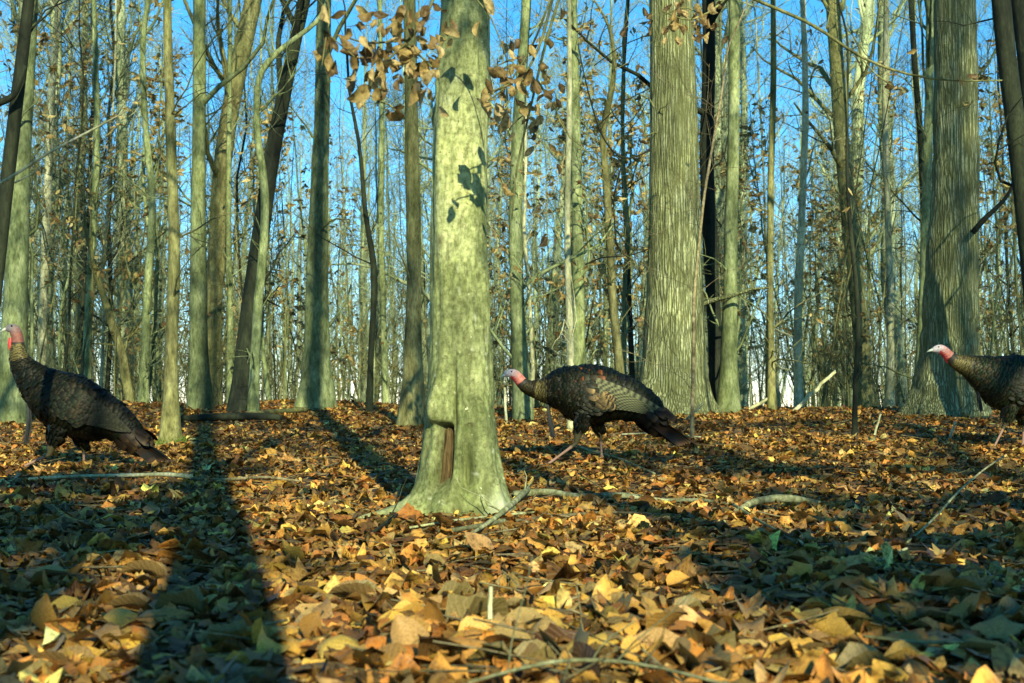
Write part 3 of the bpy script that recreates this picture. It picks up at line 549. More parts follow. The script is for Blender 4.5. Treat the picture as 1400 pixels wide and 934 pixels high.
def far_woods():
    rng = np.random.default_rng(77); mb = MB(); n = 360
    d = rng.uniform(60, 150, n); x = rng.uniform(-.5, .5, n) * d; H = rng.uniform(14, 24, n); r = rng.uniform(.06, .18, n); z0 = G(x, d)
    K = 7; zz = np.linspace(0, 1, K); P = np.zeros((n, K, 3)); P[..., 0] = x[:, None] + rng.normal(0, .25, (n, K)).cumsum(1); P[..., 1] = d[:, None]; P[..., 2] = z0[:, None] + zz * H[:, None]
    R = r[:, None] * (1 - .8 * zz); tubes(mb, P, R, 5)
    a, ra = grow(rng, P, R, 16, .25, 1, 3.2, 1.4, .5, 1, 4, .5, .02); tubes(mb, a, ra, 3)
    b, rb = grow(rng, a, ra, 4, .15, 1, 1.4, .9, .3, 1, 3, .6, .014); tubes(mb, b, rb, 3)
    b, rb = grow(rng, b, rb, 2, .2, 1, .8, .5, .3, 1, 3, .7, .010); tubes(mb, b, rb, 3)
    mb.obj('far_woods', M['bark_far'], kind='stuff', label='far off bare woods reading as one mass of pale stems and twigs')
far_woods()
def brush():
    rng = np.random.default_rng(78); mb = MB(); n = 1050; d = rng.uniform(16.5, 42, n); x = rng.uniform(-.46, .46, n) * d; H = .7 + 5.8 * rng.random(n) ** 2.2; z0 = G(x, d)
    K = 6; zz = np.linspace(0, 1, K); P = np.zeros((n, K, 3)); ln = rng.normal(0, .12, (n, 2))
    P[..., 0] = x[:, None] + rng.normal(0, .05, (n, K)).cumsum(1) + ln[:, :1] * zz * H[:, None]; P[..., 1] = d[:, None] + ln[:, 1:] * zz * H[:, None]; P[..., 2] = z0[:, None] + zz * H[:, None]
    R = rng.uniform(.007, .02, n)[:, None] * (1 - .7 * zz); tubes(mb, P, R, 4)
    a, ra = grow(rng, P, R, 9, .2, 1, 1.1, .6, .4, 1, 4, .6, .003, wig=.3); tubes(mb, a, ra, 3)
    a2, ra2 = grow(rng, a, ra, 3, .2, 1, .5, .3, .2, 1, 3, .6, .0025, wig=.3); tubes(mb, a2, ra2, 3); leaf_cloud(mb, rng, a2, 3600, (.05, .09), mi=1)
    mb.obj('undergrowth', [M['bark_brown'], M['hung_leaf']], kind='stuff', label='tangle of thin stems and twigs behind the crest')
brush()

# ------------------------------------------------------------------ trees behind the camera that throw the dapple
def back_tree(x, y, r, H, label, n1=16, seed=0, t0=.3, twig=3, lean=0, limbs=()):
    rng = np.random.default_rng(500 + seed); b = np.array([x, y, float(G(x, y))]); root = empty('tree', b, label, 'tree')
    z = np.linspace(-.1, H, 24); P = np.column_stack([lean * z + .05 * np.sin(z * .7), .04 * np.sin(z), z]); R = r * (1 - .75 * np.clip(z / H, 0, 1)) * (1 + .35 * np.exp(-np.clip(z, 0, 9) / .25))
    mb = MB(); tubes(mb, P, R, 16, None, 0, seed, .05); mb.obj('trunk', M['bark_green'], root)
    cb = MB(); a, ra = grow(rng, P[None], R[None], n1, t0, .97, 3.6, 1.6, .35, 1, 8, .5, .006); tubes(cb, a, ra, 5)
    c1, r1 = grow(rng, a, ra, 5, .2, 1, 1.5, .8, .2, 1, 5, .6, .004); tubes(cb, c1, r1, 3)
    if twig: c2, r2 = grow(rng, c1, r1, twig, .2, 1, .6, .35, .1, 1, 4, .7, .0025); tubes(cb, c2, r2, 3)
    lb = MB()
    for tgt, h, rad, lv in limbs:        # unseen big limbs and leaf sprays added, shaped to shade chosen ground
        q = [pg(*t) for t in tgt]; q = np.array([t + S * ((hh - t[2]) / S[2]) for t, hh in zip(q, h)]) - b
        k = min(range(24), key=lambda i: np.linalg.norm(P[i] - (q[0] - [0, 0, 1.2]))); q = np.concatenate([[P[k]], q]); rd = np.linspace(rad * 1.3, rad * .5, len(q)); Q2, R2 = smooth_path(q, rd, 18)
        tubes(cb, Q2, R2, 7); e, re = grow(rng, Q2[None], R2[None], 22, .15, 1, .8, .5, .1, 1, 5, .5, .004); tubes(cb, e, re, 4)
        e2, re2 = grow(rng, e, re, 5, .2, 1, .35, .25, .1, 1, 4, .6, .002); tubes(cb, e2, re2, 3); leaf_cloud(lb, rng, e2, lv, (.09, .14))
    cb.obj('crown', M['bark_green'], root)
    if lb.n: lb.obj('leaves', M['hung_leaf'], root, kind='stuff')
    return root
back_tree(.02, -.30, .145, 19, 'tree the camera is strapped to, its long shadow runs left over the leaves', 24, 1, .35)
back_tree(.75, -6.0, .12, 12, 'slim unseen beech behind the viewpoint, leafy low left limbs added to cast shade', 5, 2, .6, limbs=[
    ([(-30, 668), (80, 672), (190, 652)], [4.6, 4.8, 4.9], .05, 1100), ([(190, 700), (60, 742), (-80, 780)], [4.0, 4.1, 4.2], .05, 1500), ([(-60, 712), (80, 706), (210, 690)], [4.2, 4.4, 4.5], .04, 1200), ([(400, 590), (470, 606), (560, 640)], [6.2, 6.0, 5.6], .05, 500)])
back_tree(2.75, -3.4, .12, 9, 'unseen beech close behind the viewpoint, low limbs added to shade the right foreground', 6, 4, .6, limbs=[
    ([(1430, 800), (1280, 792), (1120, 802), (985, 820)], [3.0, 3.2, 3.3, 3.2], .05, 1500), ([(1430, 832), (1300, 828), (1180, 836)], [2.9, 3.0, 3.1], .05, 500), ([(1430, 690), (1270, 702), (1120, 712)], [3.8, 4.0, 4.2], .045, 1000), ([(1430, 742), (1300, 746), (1170, 752)], [3.4, 3.5, 3.6], .04, 900)])
back_tree(5.4, -7.6, .13, 14, 'unseen beech to the right behind the viewpoint, leafy middle limbs added to cast shade', 7, 5, .6, limbs=[
    ([(1430, 650), (1300, 640), (1100, 652), (900, 642)], [6.0, 6.2, 6.4, 6.4], .06, 1500), ([(1235, 578), (1120, 580), (980, 588), (880, 592)], [7.8, 7.9, 8.0, 8.0], .07, 1400)])
back_tree(4.6, -11.5, .16, 17, 'straight tree far behind the viewpoint to the right', 8, 6, .6)

shade_canopy = [template(700 + k, 19, .19, 34, 7, 5, .22, rm=.014, L1=.2, mat='bark_green') for k in range(3)]  # unseen trees added round the view to dim sky fill and dapple sun
rb = np.random.default_rng(12)
spots = [(9.8, -7.5), (12, -15), (-6.5, -7), (-10, -16), (17, -20), (-4.5, 1.5), (12.5, 1.0), (-7.5, 5.5), (8.2, 4.5), (-9.5, 10), (11.5, 9), (-6.2, -2.5), (9.8, -1.0), (-13, 3), (14.5, 2), (12, -3), (-9, -9),  (-3.2, -5.5), (-3.0, 1.2)]
for k, (x, y) in enumerate(spots):
    o = bpy.data.objects.new('tree', shade_canopy[k % 3]); link(o, None, (x, y, float(G(x, y))), 'unseen bare tree added around the viewpoint to cast shade and dim sky light', None, 'tree', 'unseen trees added around the viewpoint'); o.rotation_euler = (0, 0, rb.uniform(0, 6.28)); o.scale = [rb.uniform(.7, 1.0)] * 3
# ------------------------------------------------------------------ turkeys
def feather_grid(n_r=5):
    v = np.linspace(0, 1, n_r); w = np.array([.25, .42, .5, .46, .2])[:n_r]; U, Vv = np.meshgrid([-1, 0, 1.], v); Wd = np.repeat(w, 3).reshape(n_r, 3)
    return U.ravel(), Vv.ravel(), (U * Wd).ravel()
FU, FV, FX = feather_grid()
FF = grid_faces(5, 3, False)
def feathers(mb, pos, along, nrm, L, Wd, col, lift=.22, mi=0):
    n = len(pos); side = unit(np.cross(nrm, along))
    V = pos[:, None] + side[:, None] * (FX[None] * Wd[:, None])[..., None] + along[:, None] * (FV[None] * L[:, None])[..., None] + nrm[:, None] * ((lift * FV * (1.2 - FV) * 1.2)[None] * L[:, None] - (np.abs(FU) * .10)[None] * Wd[:, None])[..., None]
    mb.add(V, FF[None] + (np.arange(n) * 15)[:, None, None], np.repeat(col, 15, 0), np.tile(np.stack([FU * .5 + .5, FV], -1), (n, 1)), mi)
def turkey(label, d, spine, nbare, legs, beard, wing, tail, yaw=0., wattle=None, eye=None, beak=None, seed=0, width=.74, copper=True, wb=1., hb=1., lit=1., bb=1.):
    """spine: (px, py, r_px) from beak base to rump; all in photo pixels at distance d"""
    rng = np.random.default_rng(900 + seed); k = d / FPX
    fx = legs[0]['foot'][0]; org = pt(fx, 560, d); org[2] = float(G(org[0], d))
    def W3(px, py, y=0.): p = pt(px, py, d) - org; return np.array([p[0], y, p[2]])
    sp = np.array(spine, float); SP = np.array([W3(a, b) for a, b, _ in sp]); SR = sp[:, 2] * k
    n = 60; s = np.concatenate([[0], np.cumsum(np.linalg.norm(np.diff(SP, axis=0), axis=1))]); t = np.linspace(0, s[-1], n)
    Q = np.stack([np.interp(t, s, SP[:, j]) for j in range(3)], -1); R = np.interp(t, s, SR); bare = s[nbare]
    for _ in range(2): Q[1:-1] = (Q[:-2] + 2 * Q[1:-1] + Q[2:]) / 4; R[1:-1] = (R[:-2] + 2 * R[1:-1] + R[2:]) / 4
    T = unit(np.gradient(Q, axis=0)); Bn = np.stack([-T[:, 2], 0 * T[:, 0], T[:, 0]], -1); Bn *= np.sign(Bn[:, 2:3] + 1e-9)   # dorsal
    wf = np.interp(t, [0, bare, bare + .12, s[-1]], [.85, .9, width, width * .9])
    root = empty('turkey', org, label, 'turkey')
    tmp = MB(); m = 28; th = np.arange(m) / m * 2 * pi
    def ring(c, a, b, ra, rb): return c + a * (np.cos(th)[:, None] * ra) + b * (np.sin(th)[:, None] * rb)
    rings = [ring(Q[0] - T[0] * R[0] * .6, Bn[0], np.array([0, 1, 0]), .0005, .0005)] + [ring(Q[i], Bn[i], np.array([0, 1., 0]), R[i], R[i] * wf[i]) for i in range(n)] + [ring(Q[-1] + T[-1] * R[-1] * .6, Bn[-1], np.array([0, 1, 0]), .0005, .0005)]
    tmp.add(np.array(rings), grid_faces(n + 2, m, True))
    hock_z = []
    for L in legs:
        y = L['y']; hip = W3(*L['hip'], y); hock = W3(*L['hock'], y * 1.0); foot = W3(*L['foot'], y); foot[2] = max(float(G(foot[0] + org[0], d + y)) - org[2] + .012, foot[2] if L.get('lift') else -1)
        P, Rr = cap(*smooth_path([hip, hip * .45 + hock * .55, hock], [L['rh'] * k, L['rh'] * k * .72, .014], 9)); tubes(tmp, P, Rr, 12)
        P, Rr = cap(*smooth_path([hock + (hock - foot) * .04, hock * .5 + foot * .5, foot], [.0125, .0085, .0095], 7)); tubes(tmp, P, Rr, 10); hock_z.append((hock, foot, hip))
        td = L.get('toe', np.array([-1, 0, 0.])); td = unit(np.array(td, float))
        for ang, ln in ((-.5, .06), (0, .075), (.5, .06), (pi, .028)):
            dr = np.array([td[0] * cos(ang) - td[1] * sin(ang), td[0] * sin(ang) + td[1] * cos(ang), td[2]]); e = foot + dr * ln
            P, Rr = cap(np.array([foot, foot * .5 + e * .5 + [0, 0, .006], e - [0, 0, .004]]), np.array([.0085, .0065, .004])); tubes(tmp, P, Rr, 8)
    ob = tmp.obj('body_cage', M['tskin']); rm = ob.modifiers.new('r', 'REMESH'); rm.mode = 'VOXEL'; rm.voxel_size = .0055; rm.adaptivity = 0
    sm = ob.modifiers.new('s', 'SMOOTH'); sm.factor = .5; sm.iterations = 3
    dg = bpy.context.evaluated_depsgraph_get(); me = bpy.data.meshes.new_from_object(ob.evaluated_get(dg)); bpy.data.objects.remove(ob)
    nv = len(me.vertices); V = np.empty(nv * 3, np.float32); me.vertices.foreach_get('co', V); V = V.reshape(-1, 3).astype(float)
    dist = np.sqrt(((V[:, None, [0, 2]] - Q[None][:, :, [0, 2]]) ** 2).sum(-1)); ni = dist.argmin(1); ts = t[ni]
    col = np.tile([.018, .017, .010], (nv, 1)).astype(float)
    hd = (ts < bare) & (V[:, 2] > Q[:, 2].min() * 0 + .2)
    wmix = np.clip((ts - bare * .25) / (bare * .45), 0, 1)[:, None]; red = np.clip(vnoise(V[:, 0] * 90, V[:, 1] * 90, V[:, 2] * 90, 3) * 1.5 - .3, 0, 1)[:, None]
    hc = np.array([.46, .42, .44]) * (1 - wmix) + (np.array([.55, .16, .11]) * (1 - red * .5) + np.array([.5, .3, .25]) * red * .5) * wmix
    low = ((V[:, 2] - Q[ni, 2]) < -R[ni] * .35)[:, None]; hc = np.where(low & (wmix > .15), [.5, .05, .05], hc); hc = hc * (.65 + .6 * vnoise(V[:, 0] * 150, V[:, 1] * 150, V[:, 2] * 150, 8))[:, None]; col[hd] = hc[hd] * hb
    for hock, foot, hip in hock_z:
        for a, b_, c_, lim in ((hock, foot, (.25, .15, .11), .03), (hip, hock, (.05, .045, .02), .03)):
            ab = b_ - a; tt = np.clip(((V - a) @ ab) / (ab @ ab), -.05, 1.05); dd_ = np.linalg.norm(V - (a + tt[:, None] * ab), axis=1)
            if lim and c_[0] > .1: sel = (dd_ < .02) & (tt > .0)
            else: sel = (dd_ < .03) & (tt > .5)
            col[sel] = c_
        sel = np.linalg.norm(V - foot, axis=1) < .10; col[sel & (V[:, 2] < foot[2] + .03)] = (.24, .15, .11)
    ca = me.color_attributes.new('col', 'FLOAT_COLOR', 'POINT'); cc = np.ones((nv, 4), np.float32); cc[:, :3] = col; ca.data.foreach_set('color', cc.ravel())
    me.polygons.foreach_set('use_smooth', np.ones(len(me.polygons), bool)); me.materials.clear(); me.materials.append(M['tskin']); me.name = 'body'
    link(bpy.data.objects.new('body', me), root)
    # contour feathers
    nm = np.empty(nv * 3, np.float32); me.vertices.foreach_get('normal', nm); nm = unit(nm.reshape(-1, 3).astype(float))
    onbody = (ts > bare * 1.02) & (np.abs(dist[np.arange(nv), ni]) < R[ni] * 1.3 + .004); cand = np.where(onbody)[0]; rng.shuffle(cand)
    chosen = []; cell = {}
    for i in cand:
        p = V[i]; gap = .0075 if ts[i] < bare + .14 else .0135 if ts[i] < bare + .3 else .017
        key = tuple((p / .018).astype(int)); ok = True
        for a in (-1, 0, 1):
            for b in (-1, 0, 1):
                for c3 in (-1, 0, 1):
                    for q in cell.get((key[0] + a, key[1] + b, key[2] + c3), ()):
                        if (q[0] - p[0]) ** 2 + (q[1] - p[1]) ** 2 + (q[2] - p[2]) ** 2 < gap * gap: ok = False; break
                    if not ok: break
                if not ok: break
            if not ok: break
        if ok: cell.setdefault(key, []).append(p); chosen.append(i)
    ch = np.array(chosen); al = T[ni[ch]]; N_ = nm[ch]; al = unit(al - (al * N_).sum(1, keepdims=True) * N_); q = ts[ch] - bare
    al = unit(al + N_ * rng.normal(0, .10, (len(ch), 1)) + rng.normal(0, .08, (len(ch), 3))); L = np.interp(q, [0, .1, .2, .6], [.018, .026, .040, .052]) * rng.uniform(.9, 1.1, len(ch)); fcol = np.empty((len(ch), 3))
    base = np.array([[.008, .009, .005], [.005, .008, .004], [.012, .010, .005], [.006, .009, .005]]); fcol = base[rng.integers(0, 4, len(ch))] * np.clip(.55 + (q - .05) * 1.6, .5, 1)[:, None]
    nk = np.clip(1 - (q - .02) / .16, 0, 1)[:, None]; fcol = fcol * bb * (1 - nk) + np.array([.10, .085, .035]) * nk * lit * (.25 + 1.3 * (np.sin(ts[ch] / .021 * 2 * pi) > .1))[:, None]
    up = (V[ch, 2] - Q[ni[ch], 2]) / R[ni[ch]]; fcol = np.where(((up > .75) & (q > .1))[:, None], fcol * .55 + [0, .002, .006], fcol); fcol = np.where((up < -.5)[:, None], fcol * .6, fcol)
    if copper: rump = (q > .33) & (q < .5) & (up > .35) & (rng.random(len(ch)) < .12); fcol[rump] = (.09, .03, .012)
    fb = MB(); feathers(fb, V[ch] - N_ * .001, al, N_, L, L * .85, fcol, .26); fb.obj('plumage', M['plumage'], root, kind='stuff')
    # wings: surface point on the flank
    def flank(p, side, off=.006):
        i = np.argmin(((Q[:, [0, 2]] - p[[0, 2]]) ** 2).sum(1)); h = (p - Q[i]) @ Bn[i] / R[i]; yy = R[i] * wf[i] * math.sqrt(max(.05, 1 - min(.95, h * h))) + off; return np.array([p[0], side * yy, p[2]])
    for side in (-1, 1):
        w0 = MB(); A0, A1, E0, E1, S0, S1 = [np.array(a, float) for a in wing]       # feather roots top/bottom, tips top/bottom, shoulder top/bottom
        wroot = MB()
        # base flight feathers, barred
        nf = 13
        for j in range(nf):
            f = j / (nf - 1); a = A0 * (1 - f) + A1 * f; e = E0 * (1 - f) + E1 * f; K = 22; cen = []
            for u in np.linspace(0, 1, K): px = a * (1 - u) + e * u; cen.append(flank(W3(px[0], px[1] - 3 * sin(pi * u)), side, .010 + .0012 * (nf - j) + .010 * u))
            cen = np.array(cen); tg = unit(np.gradient(cen, axis=0)); outw = np.tile([0, side, .25], (K, 1)); sd_ = unit(np.cross(tg, outw)); wd = .018 * np.clip(np.sin(np.linspace(.5, pi - .15, K)) ** .4, .2, 1)
            Vv = np.stack([cen - sd_ * wd[:, None], cen + outw * .002, cen + sd_ * wd[:, None]], 1)
            bars = (np.arange(K) + (j % 2)) % 2 ; cb_ = np.where(bars[:, None] > 0, np.array([.15, .16, .075]) * wb, [.010, .011, .006]); cb_ = np.where(np.linspace(0, 1, K)[:, None] > .93, [.03, .03, .02], cb_)
            w0.add(Vv, grid_faces(K, 3, False), np.repeat(cb_, 3, 0))
        wo_ = w0.obj('wing', M['quill'], root)
        # coverts over the roots: copper patch then dark scaled shoulder feathers
        cv = MB(); pos = []; col = []; ln = []; lay = []
        for r_ in range(9):
            fr = r_ / 8; a = S0 * (1 - fr) + A0 * fr; b = S1 * (1 - fr) + A1 * fr; cnt = 10 + r_
            for j in range(cnt):
                f = (j + .5 * (r_ % 2)) / cnt; px = a * (1 - f) + b * f; jx = rng.normal(0, 2.2, 2); pos.append(flank(W3(px[0] + jx[0], px[1] + jx[1]), side, .003 + .009 * fr))
                cop = copper and fr > .6 and .3 < f < .9; col.append((.095, .066, .03) if cop else ((.08, .03, .013) if copper and fr > .75 and f <= .2 else tuple(base[rng.integers(4)] * (1 + fr * wb)))); ln.append(.075 if fr > .6 else .055); lay.append(r_)
        pos = np.array(pos); tg = W3(*(E0 * .5 + E1 * .5)) - W3(*(S0 * .5 + S1 * .5)); tg = unit(tg); nn = np.tile(unit(np.array([0, side, .25])), (len(pos), 1)); al = unit(tg - nn * (nn @ tg)[:, None]); ln = np.array(ln)
        feathers(cv, pos, al, nn, ln, ln * .75, np.array(col) * rng.uniform(.8, 1.2, (len(col), 1)), .10); cv.obj('coverts', M['plumage'], wo_)
    # tail
    tl0, tl1, tu, tlw, tw = [np.array(a, float) for a in tail]       # root top, root bottom, tip top, tip bottom, (n, ...)
    nf = 13
    for j in range(nf):
        f = j / (nf - 1); g_ = f * 2 - 1; a = tl0 * .5 + tl1 * .5; a = a + (tl1 - tl0) * .32 * abs(g_) ; e = tu * (1 - abs(g_)) + tlw * abs(g_)
        K = 9; u = np.linspace(0, 1, K); A = W3(a[0], a[1], g_ * .035); E = W3(e[0], e[1], g_ * .085); cen = A + (E - A) * u[:, None] + np.array([0, 0, 1]) * (np.sin(pi * u) * .012)[:, None]
        tg = unit(np.gradient(cen, axis=0)); sd_ = unit(np.cross(tg, [0, g_ * .8, 1.])); wd = np.array([.010, .017, .021, .024, .026, .027, .027, .025, .014])
        cb_ = np.tile([.026, .015, .008], (K, 1)); cb_[1::2] *= .5; cb_[6:8] = (.010, .009, .007); cb_[8] = (.07, .04, .02)
        tb = MB(); tb.add(np.stack([cen - sd_ * wd[:, None], cen + [0, 0, .003], cen + sd_ * wd[:, None]], 1), grid_faces(K, 3, False), np.repeat(cb_, 3, 0)); tb.obj('tail_feather', M['quill'], root)
    # tail coverts block
    tb = MB(); nC = 70; f = rng.random(nC); a0 = np.array([W3(*(tl0 * (1 - q_) + tl1 * q_), rng.normal(0, .035)) for q_ in f]); dirt = unit(W3(*((tu + tlw) / 2)) - W3(*((tl0 + tl1) / 2))); a0 = a0 + dirt * rng.uniform(-.04, .08, nC)[:, None]
    nn = unit(np.stack([0 * f, np.sign(a0[:, 1]) * .8, 1 - 1.6 * f], -1)); nn = unit(nn - (nn @ dirt)[:, None] * dirt); feathers(tb, a0 + nn * .015, np.tile(dirt, (nC, 1)), nn, np.full(nC, .10), np.full(nC, .05), np.tile([.022, .014, .008], (nC, 1)) * rng.uniform(.5, 1.3, (nC, 1)), .05); tb.obj('tail_coverts', M['plumage'], root, kind='stuff')
    # beard
    bb = MB(); b = [W3(*p, -.02) for p in beard]; nb = 26; jit = rng.normal(0, .007, (nb, 3)); Pb = np.array([[b[0] + j * .3, b[1] * 1. + j * .8, b[2] + j * 1.1] for j in jit]); tubes(bb, Pb, np.tile([.003, .003, .0015], (nb, 1)), 4); bb.obj('beard', M['beard'], root)
    # head details
    def ball(name, px, py, y, r, mat, sc_=(1, 1, 1)):
        mb_ = MB(); a = np.linspace(0, pi, 9); Pz = W3(px, py, y); tubes(mb_, Pz + np.outer(-np.cos(a) * r * sc_[2], [0, 0, 1.]), np.maximum(np.sin(a) * r * sc_[0], 1e-4), 12); mb_.obj(name, M[mat], root)
    for sd_ in (-1, 1): ball('eye', eye[0], eye[1], sd_ * eye[2], .0058, 'eye')
    mb_ = MB(); a = W3(*beak[0]); e = W3(*beak[1]); P = np.array([a, a * .5 + e * .5 + [0, 0, .0015], e - [0, 0, .002]]); P, Rr = cap(P, np.array([.012, .0085, .002])); tubes(mb_, P, Rr, 12); mb_.obj('beak', M['beak'], root)
    mb_ = MB(); P = np.array([W3(*p) for p in wattle[0]]); P, Rr = cap(*smooth_path(P, np.array(wattle[1]) * k, 10)); tubes(mb_, P, Rr, 10, None, 0, 2, .25); mb_.obj('wattle', M['wattle'], root)
    return root
turkey('middle turkey walking left with lowered head, copper wing patch and drooping tail', 8.15,
    [(690,512,3.5),(697,509.5,6.2),(703,511,7.4),(709,517,7.6),(713,524,8),(722,530,10),(731,532,12),(741,533.5,15.5),(755,533,24),(771,533,32),(788,537,38),(811,539,40),(828,540,37),(850,544,31),(870,551,26),(888,560,20),(900,569,13)], 4,
    [dict(hip=(795,566), hock=(787,606), foot=(745,637), y=-.055, rh=11, toe=(-1, .1, -.1)), dict(hip=(808,562), hock=(822,597), foot=(824,634), y=.055, rh=11, toe=(-1, 0, 0))],
    [(749,552), (752,575), (757,598)], [(812,519),(826,556),(905,562),(888,566),(776,508),(790,566)],
    [(898,552),(872,576),(950,603),(928,609),(0,0)], wattle=([(706,520),(711,526),(714,533)], [2.5,3.4,3.2]), eye=(699.5,508.5,.0235), beak=((692,512),(684,516)), seed=1)
turkey('left turkey striding left with its neck raised, dark plumage, at the picture edge', 7.75,
    [(9,450,4),(14,447.5,6.6),(19.5,449,8),(23,457,8),(24.5,467,8),(24,480,10.5),(28,496,15),(38,510,20),(50,523,26),(66,536,34),(86,548,41),(107,558,41),(129,567,36),(150,573,28),(170,585,21),(184,595,14)], 4,
    [dict(hip=(82,583), hock=(72,621), foot=(30,652), y=-.055, rh=12, toe=(-1, .1, 0)), dict(hip=(98,584), hock=(110,614), foot=(111,641), y=.055, rh=12, toe=(-1, 0, 0))],
    [(41,545), (41,575), (37,605)], [(122,540),(112,575),(184,590),(166,588),(84,518),(78,566)],
    [(186,584),(168,604),(233,629),(213,631),(0,0)], wattle=([(15,462),(14,470),(16,479)], [2.5,3.5,3.0]), eye=(18.5,446,.029), beak=((10,449),(0,454)), seed=2, copper=False, wb=.2, hb=.36, lit=.7, bb=.8)  # low wb puts the wing's shade into its feather colour
turkey('right turkey cut by the picture edge, walking left with pale head and shining shoulder', 9.3,
    [(1275,479,3),(1281,476.5,6),(1287,477,7),(1293,482,7),(1299,489,7.5),(1309,496,10.5),(1322,500,14.5),(1338,507,22),(1354,515,31),(1370,522,38),(1388,525,40),(1408,527,38),(1428,532,34),(1447,539,28),(1464,547,21),(1478,556,14)], 4,
    [dict(hip=(1376,555), hock=(1370,581), foot=(1354,611), y=-.055, rh=10, toe=(-1, 0, 0)), dict(hip=(1392,552), hock=(1404,584), foot=(1402,608), y=.055, rh=10)],
    [(1335,527), (1337,545), (1340,562)], [(1404,505),(1412,540),(1482,552),(1466,555),(1362,492),(1374,548)],
    [(1476,540),(1454,562),(1540,592),(1520,598),(0,0)], wattle=([(1289,484),(1293,490),(1297,495)], [2.2,2.8,2.6]), eye=(1282,474.5,.0235), beak=((1275,478.5),(1267,481)), seed=3, copper=False, wb=.6, lit=4., bb=3.)  # lit and bb put sunlight into the neck and body feather colour

# ------------------------------------------------------------------ sticks, logs and twigs on the ground
def stick(name, label, pts, mat='deadwood', cat='stick', lump=.12, sides=8, twigs=0, seed=0, up=.02, rings=26):
    """pts: (px, py, width_px, height above ground)"""
    rng = np.random.default_rng(1300 + seed); P = []; r = []
    for p in pts:
        q = pg(p[0], p[1] , (p[3] if len(p) > 3 else up) + .018); P.append(q); r.append(p[2] / 2 * q[1] / FPX * .78)
    Q, R = smooth_path(P, r, rings); base = Q[0].copy(); Q, R = cap(Q, R); mb = MB(); tubes(mb, Q, R, sides, None, 0, seed * 2.1, lump)
    if twigs: a, ra = grow(rng, Q[None], R[None], twigs, .2, 1, .25, .12, .2, 1, 5, .5, .0015); tubes(mb, a, ra, 4)
    return mb.obj(name, M[mat], origin=base, label=label, cat=cat)
stick('fallen_log', 'dark mossy log lying behind the slim mossy footed trunk', [(240,572,9,.07),(300,570,14,.07),(350,569,14,.08),(384,571,11,.07)], 'bark_dark', 'log', sides=14)
stick('fallen_log', 'low rotten log at the crest beneath the leaning black topped trunk', [(340,566,8,.03),(380,563,9,.04),(420,560,8,.04)], 'bark_brown', 'log')
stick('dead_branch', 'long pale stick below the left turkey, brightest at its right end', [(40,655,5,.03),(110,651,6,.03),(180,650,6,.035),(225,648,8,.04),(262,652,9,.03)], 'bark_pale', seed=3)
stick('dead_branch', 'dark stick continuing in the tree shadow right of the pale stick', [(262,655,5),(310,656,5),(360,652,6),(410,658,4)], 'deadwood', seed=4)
stick('dead_branch', 'thick curved branch humped above the leaves right of centre', [(1005,700,7,.02),(1030,686,13,.05),(1060,681,14,.06),(1095,683,12,.05),(1125,690,9,.02)], 'greenwood', seed=5, sides=12)
stick('dead_branch', 'thin stick running down right from the thick curved branch', [(1003,690,6,.03),(1030,708,6,.03),(1060,724,5,.03),(1085,742,4,.02)], 'greenwood', seed=6)
stick('dead_branch', 'grey green fallen branch stretching right from the beech foot', [(702,676,13,.02),(745,672,13,.03),(790,680,11,.01),(850,676,11,.03),(905,686,9,.0),(960,684,8,.02),(1000,691,6,.0)], 'greenwood', seed=7, sides=10)
stick('dead_branch', 'slender stick under the fallen branch right of the beech', [(706,712,5),(770,705,6),(830,700,5),(930,705,3)], 'deadwood', seed=8)
stick('dead_branch', 'forked branch leaning on the right root of the beech', [(636,735,5,.02),(668,716,8,.03),(700,690,10,.05),(722,668,11,.05)], 'greenwood', seed=9, twigs=5)
stick('dead_branch', 'dark pair of thin branches crossing the left root of the beech', [(500,735,5,.02),(540,706,6,.03),(572,684,6,.06),(600,668,8,.10)], 'bark_dark', seed=10, twigs=5)
stick('dead_branch', 'arched twig bent over the front of the beech foot', [(590,666,4,.10),(620,655,4,.13),(645,648,4,.15),(655,662,4,.12),(660,692,4,.02)], 'deadwood', seed=11)
stick('dead_branch', 'whitish broken stick resting at the beech hollow', [(572,664,6,.10),(590,660,8,.11),(606,661,6,.10)], 'bark_pale', seed=12)
stick('dead_branch', 'straight twig lying across the litter at the beech foot', [(560,722,4),(620,712,5),(690,704,5),(740,700,3)], 'greenwood', seed=13)
stick('dead_branch', 'mossy stick half buried in front of the beech', [(600,728,8),(640,722,9),(690,712,8)], 'greenwood', seed=14)
stick('dead_branch', 'long thin pale stem leaning up at the right, above the leaves', [(1240,742,4,.02),(1275,712,4,.05),(1310,672,4,.08),(1345,642,3,.10),(1372,624,3,.12)], 'greenwood', seed=15)
stick('dead_branch', 'pale stick crossing the bottom edge of the leaves', [(640,934,5,.03),(700,918,6,.03),(760,904,7,.035),(830,903,7,.03),(900,912,6,.03),(990,936,6,.02)], 'greenwood', seed=16, twigs=4)
stick('dead_branch', 'thin brown twig rising to the right above the bottom pale stick', [(770,852,3,.03),(830,880,3,.03),(890,905,3,.02),(940,925,4,.02)], 'deadwood', seed=17)
stick('dead_branch', 'short stick poking out below the leaning stem', [(1200,768,6),(1240,750,5)], 'bark_pale', seed=18)
stick('dead_branch', 'stick just behind the middle turkey foot', [(786,608,4,.03),(810,618,5,.03),(840,624,4,.02),(895,648,4,.01)], 'greenwood', seed=19)
stick('dead_branch', 'twig under the drooping tail of the middle turkey', [(850,594,3),(900,592,3),(960,598,3)], 'bark_pale', seed=20)
stick('dead_branch', 'low stick in shade near the right picture edge', [(1120,745,4),(1200,742,5),(1290,748,5),(1400,770,5)], 'deadwood', seed=21, twigs=4)
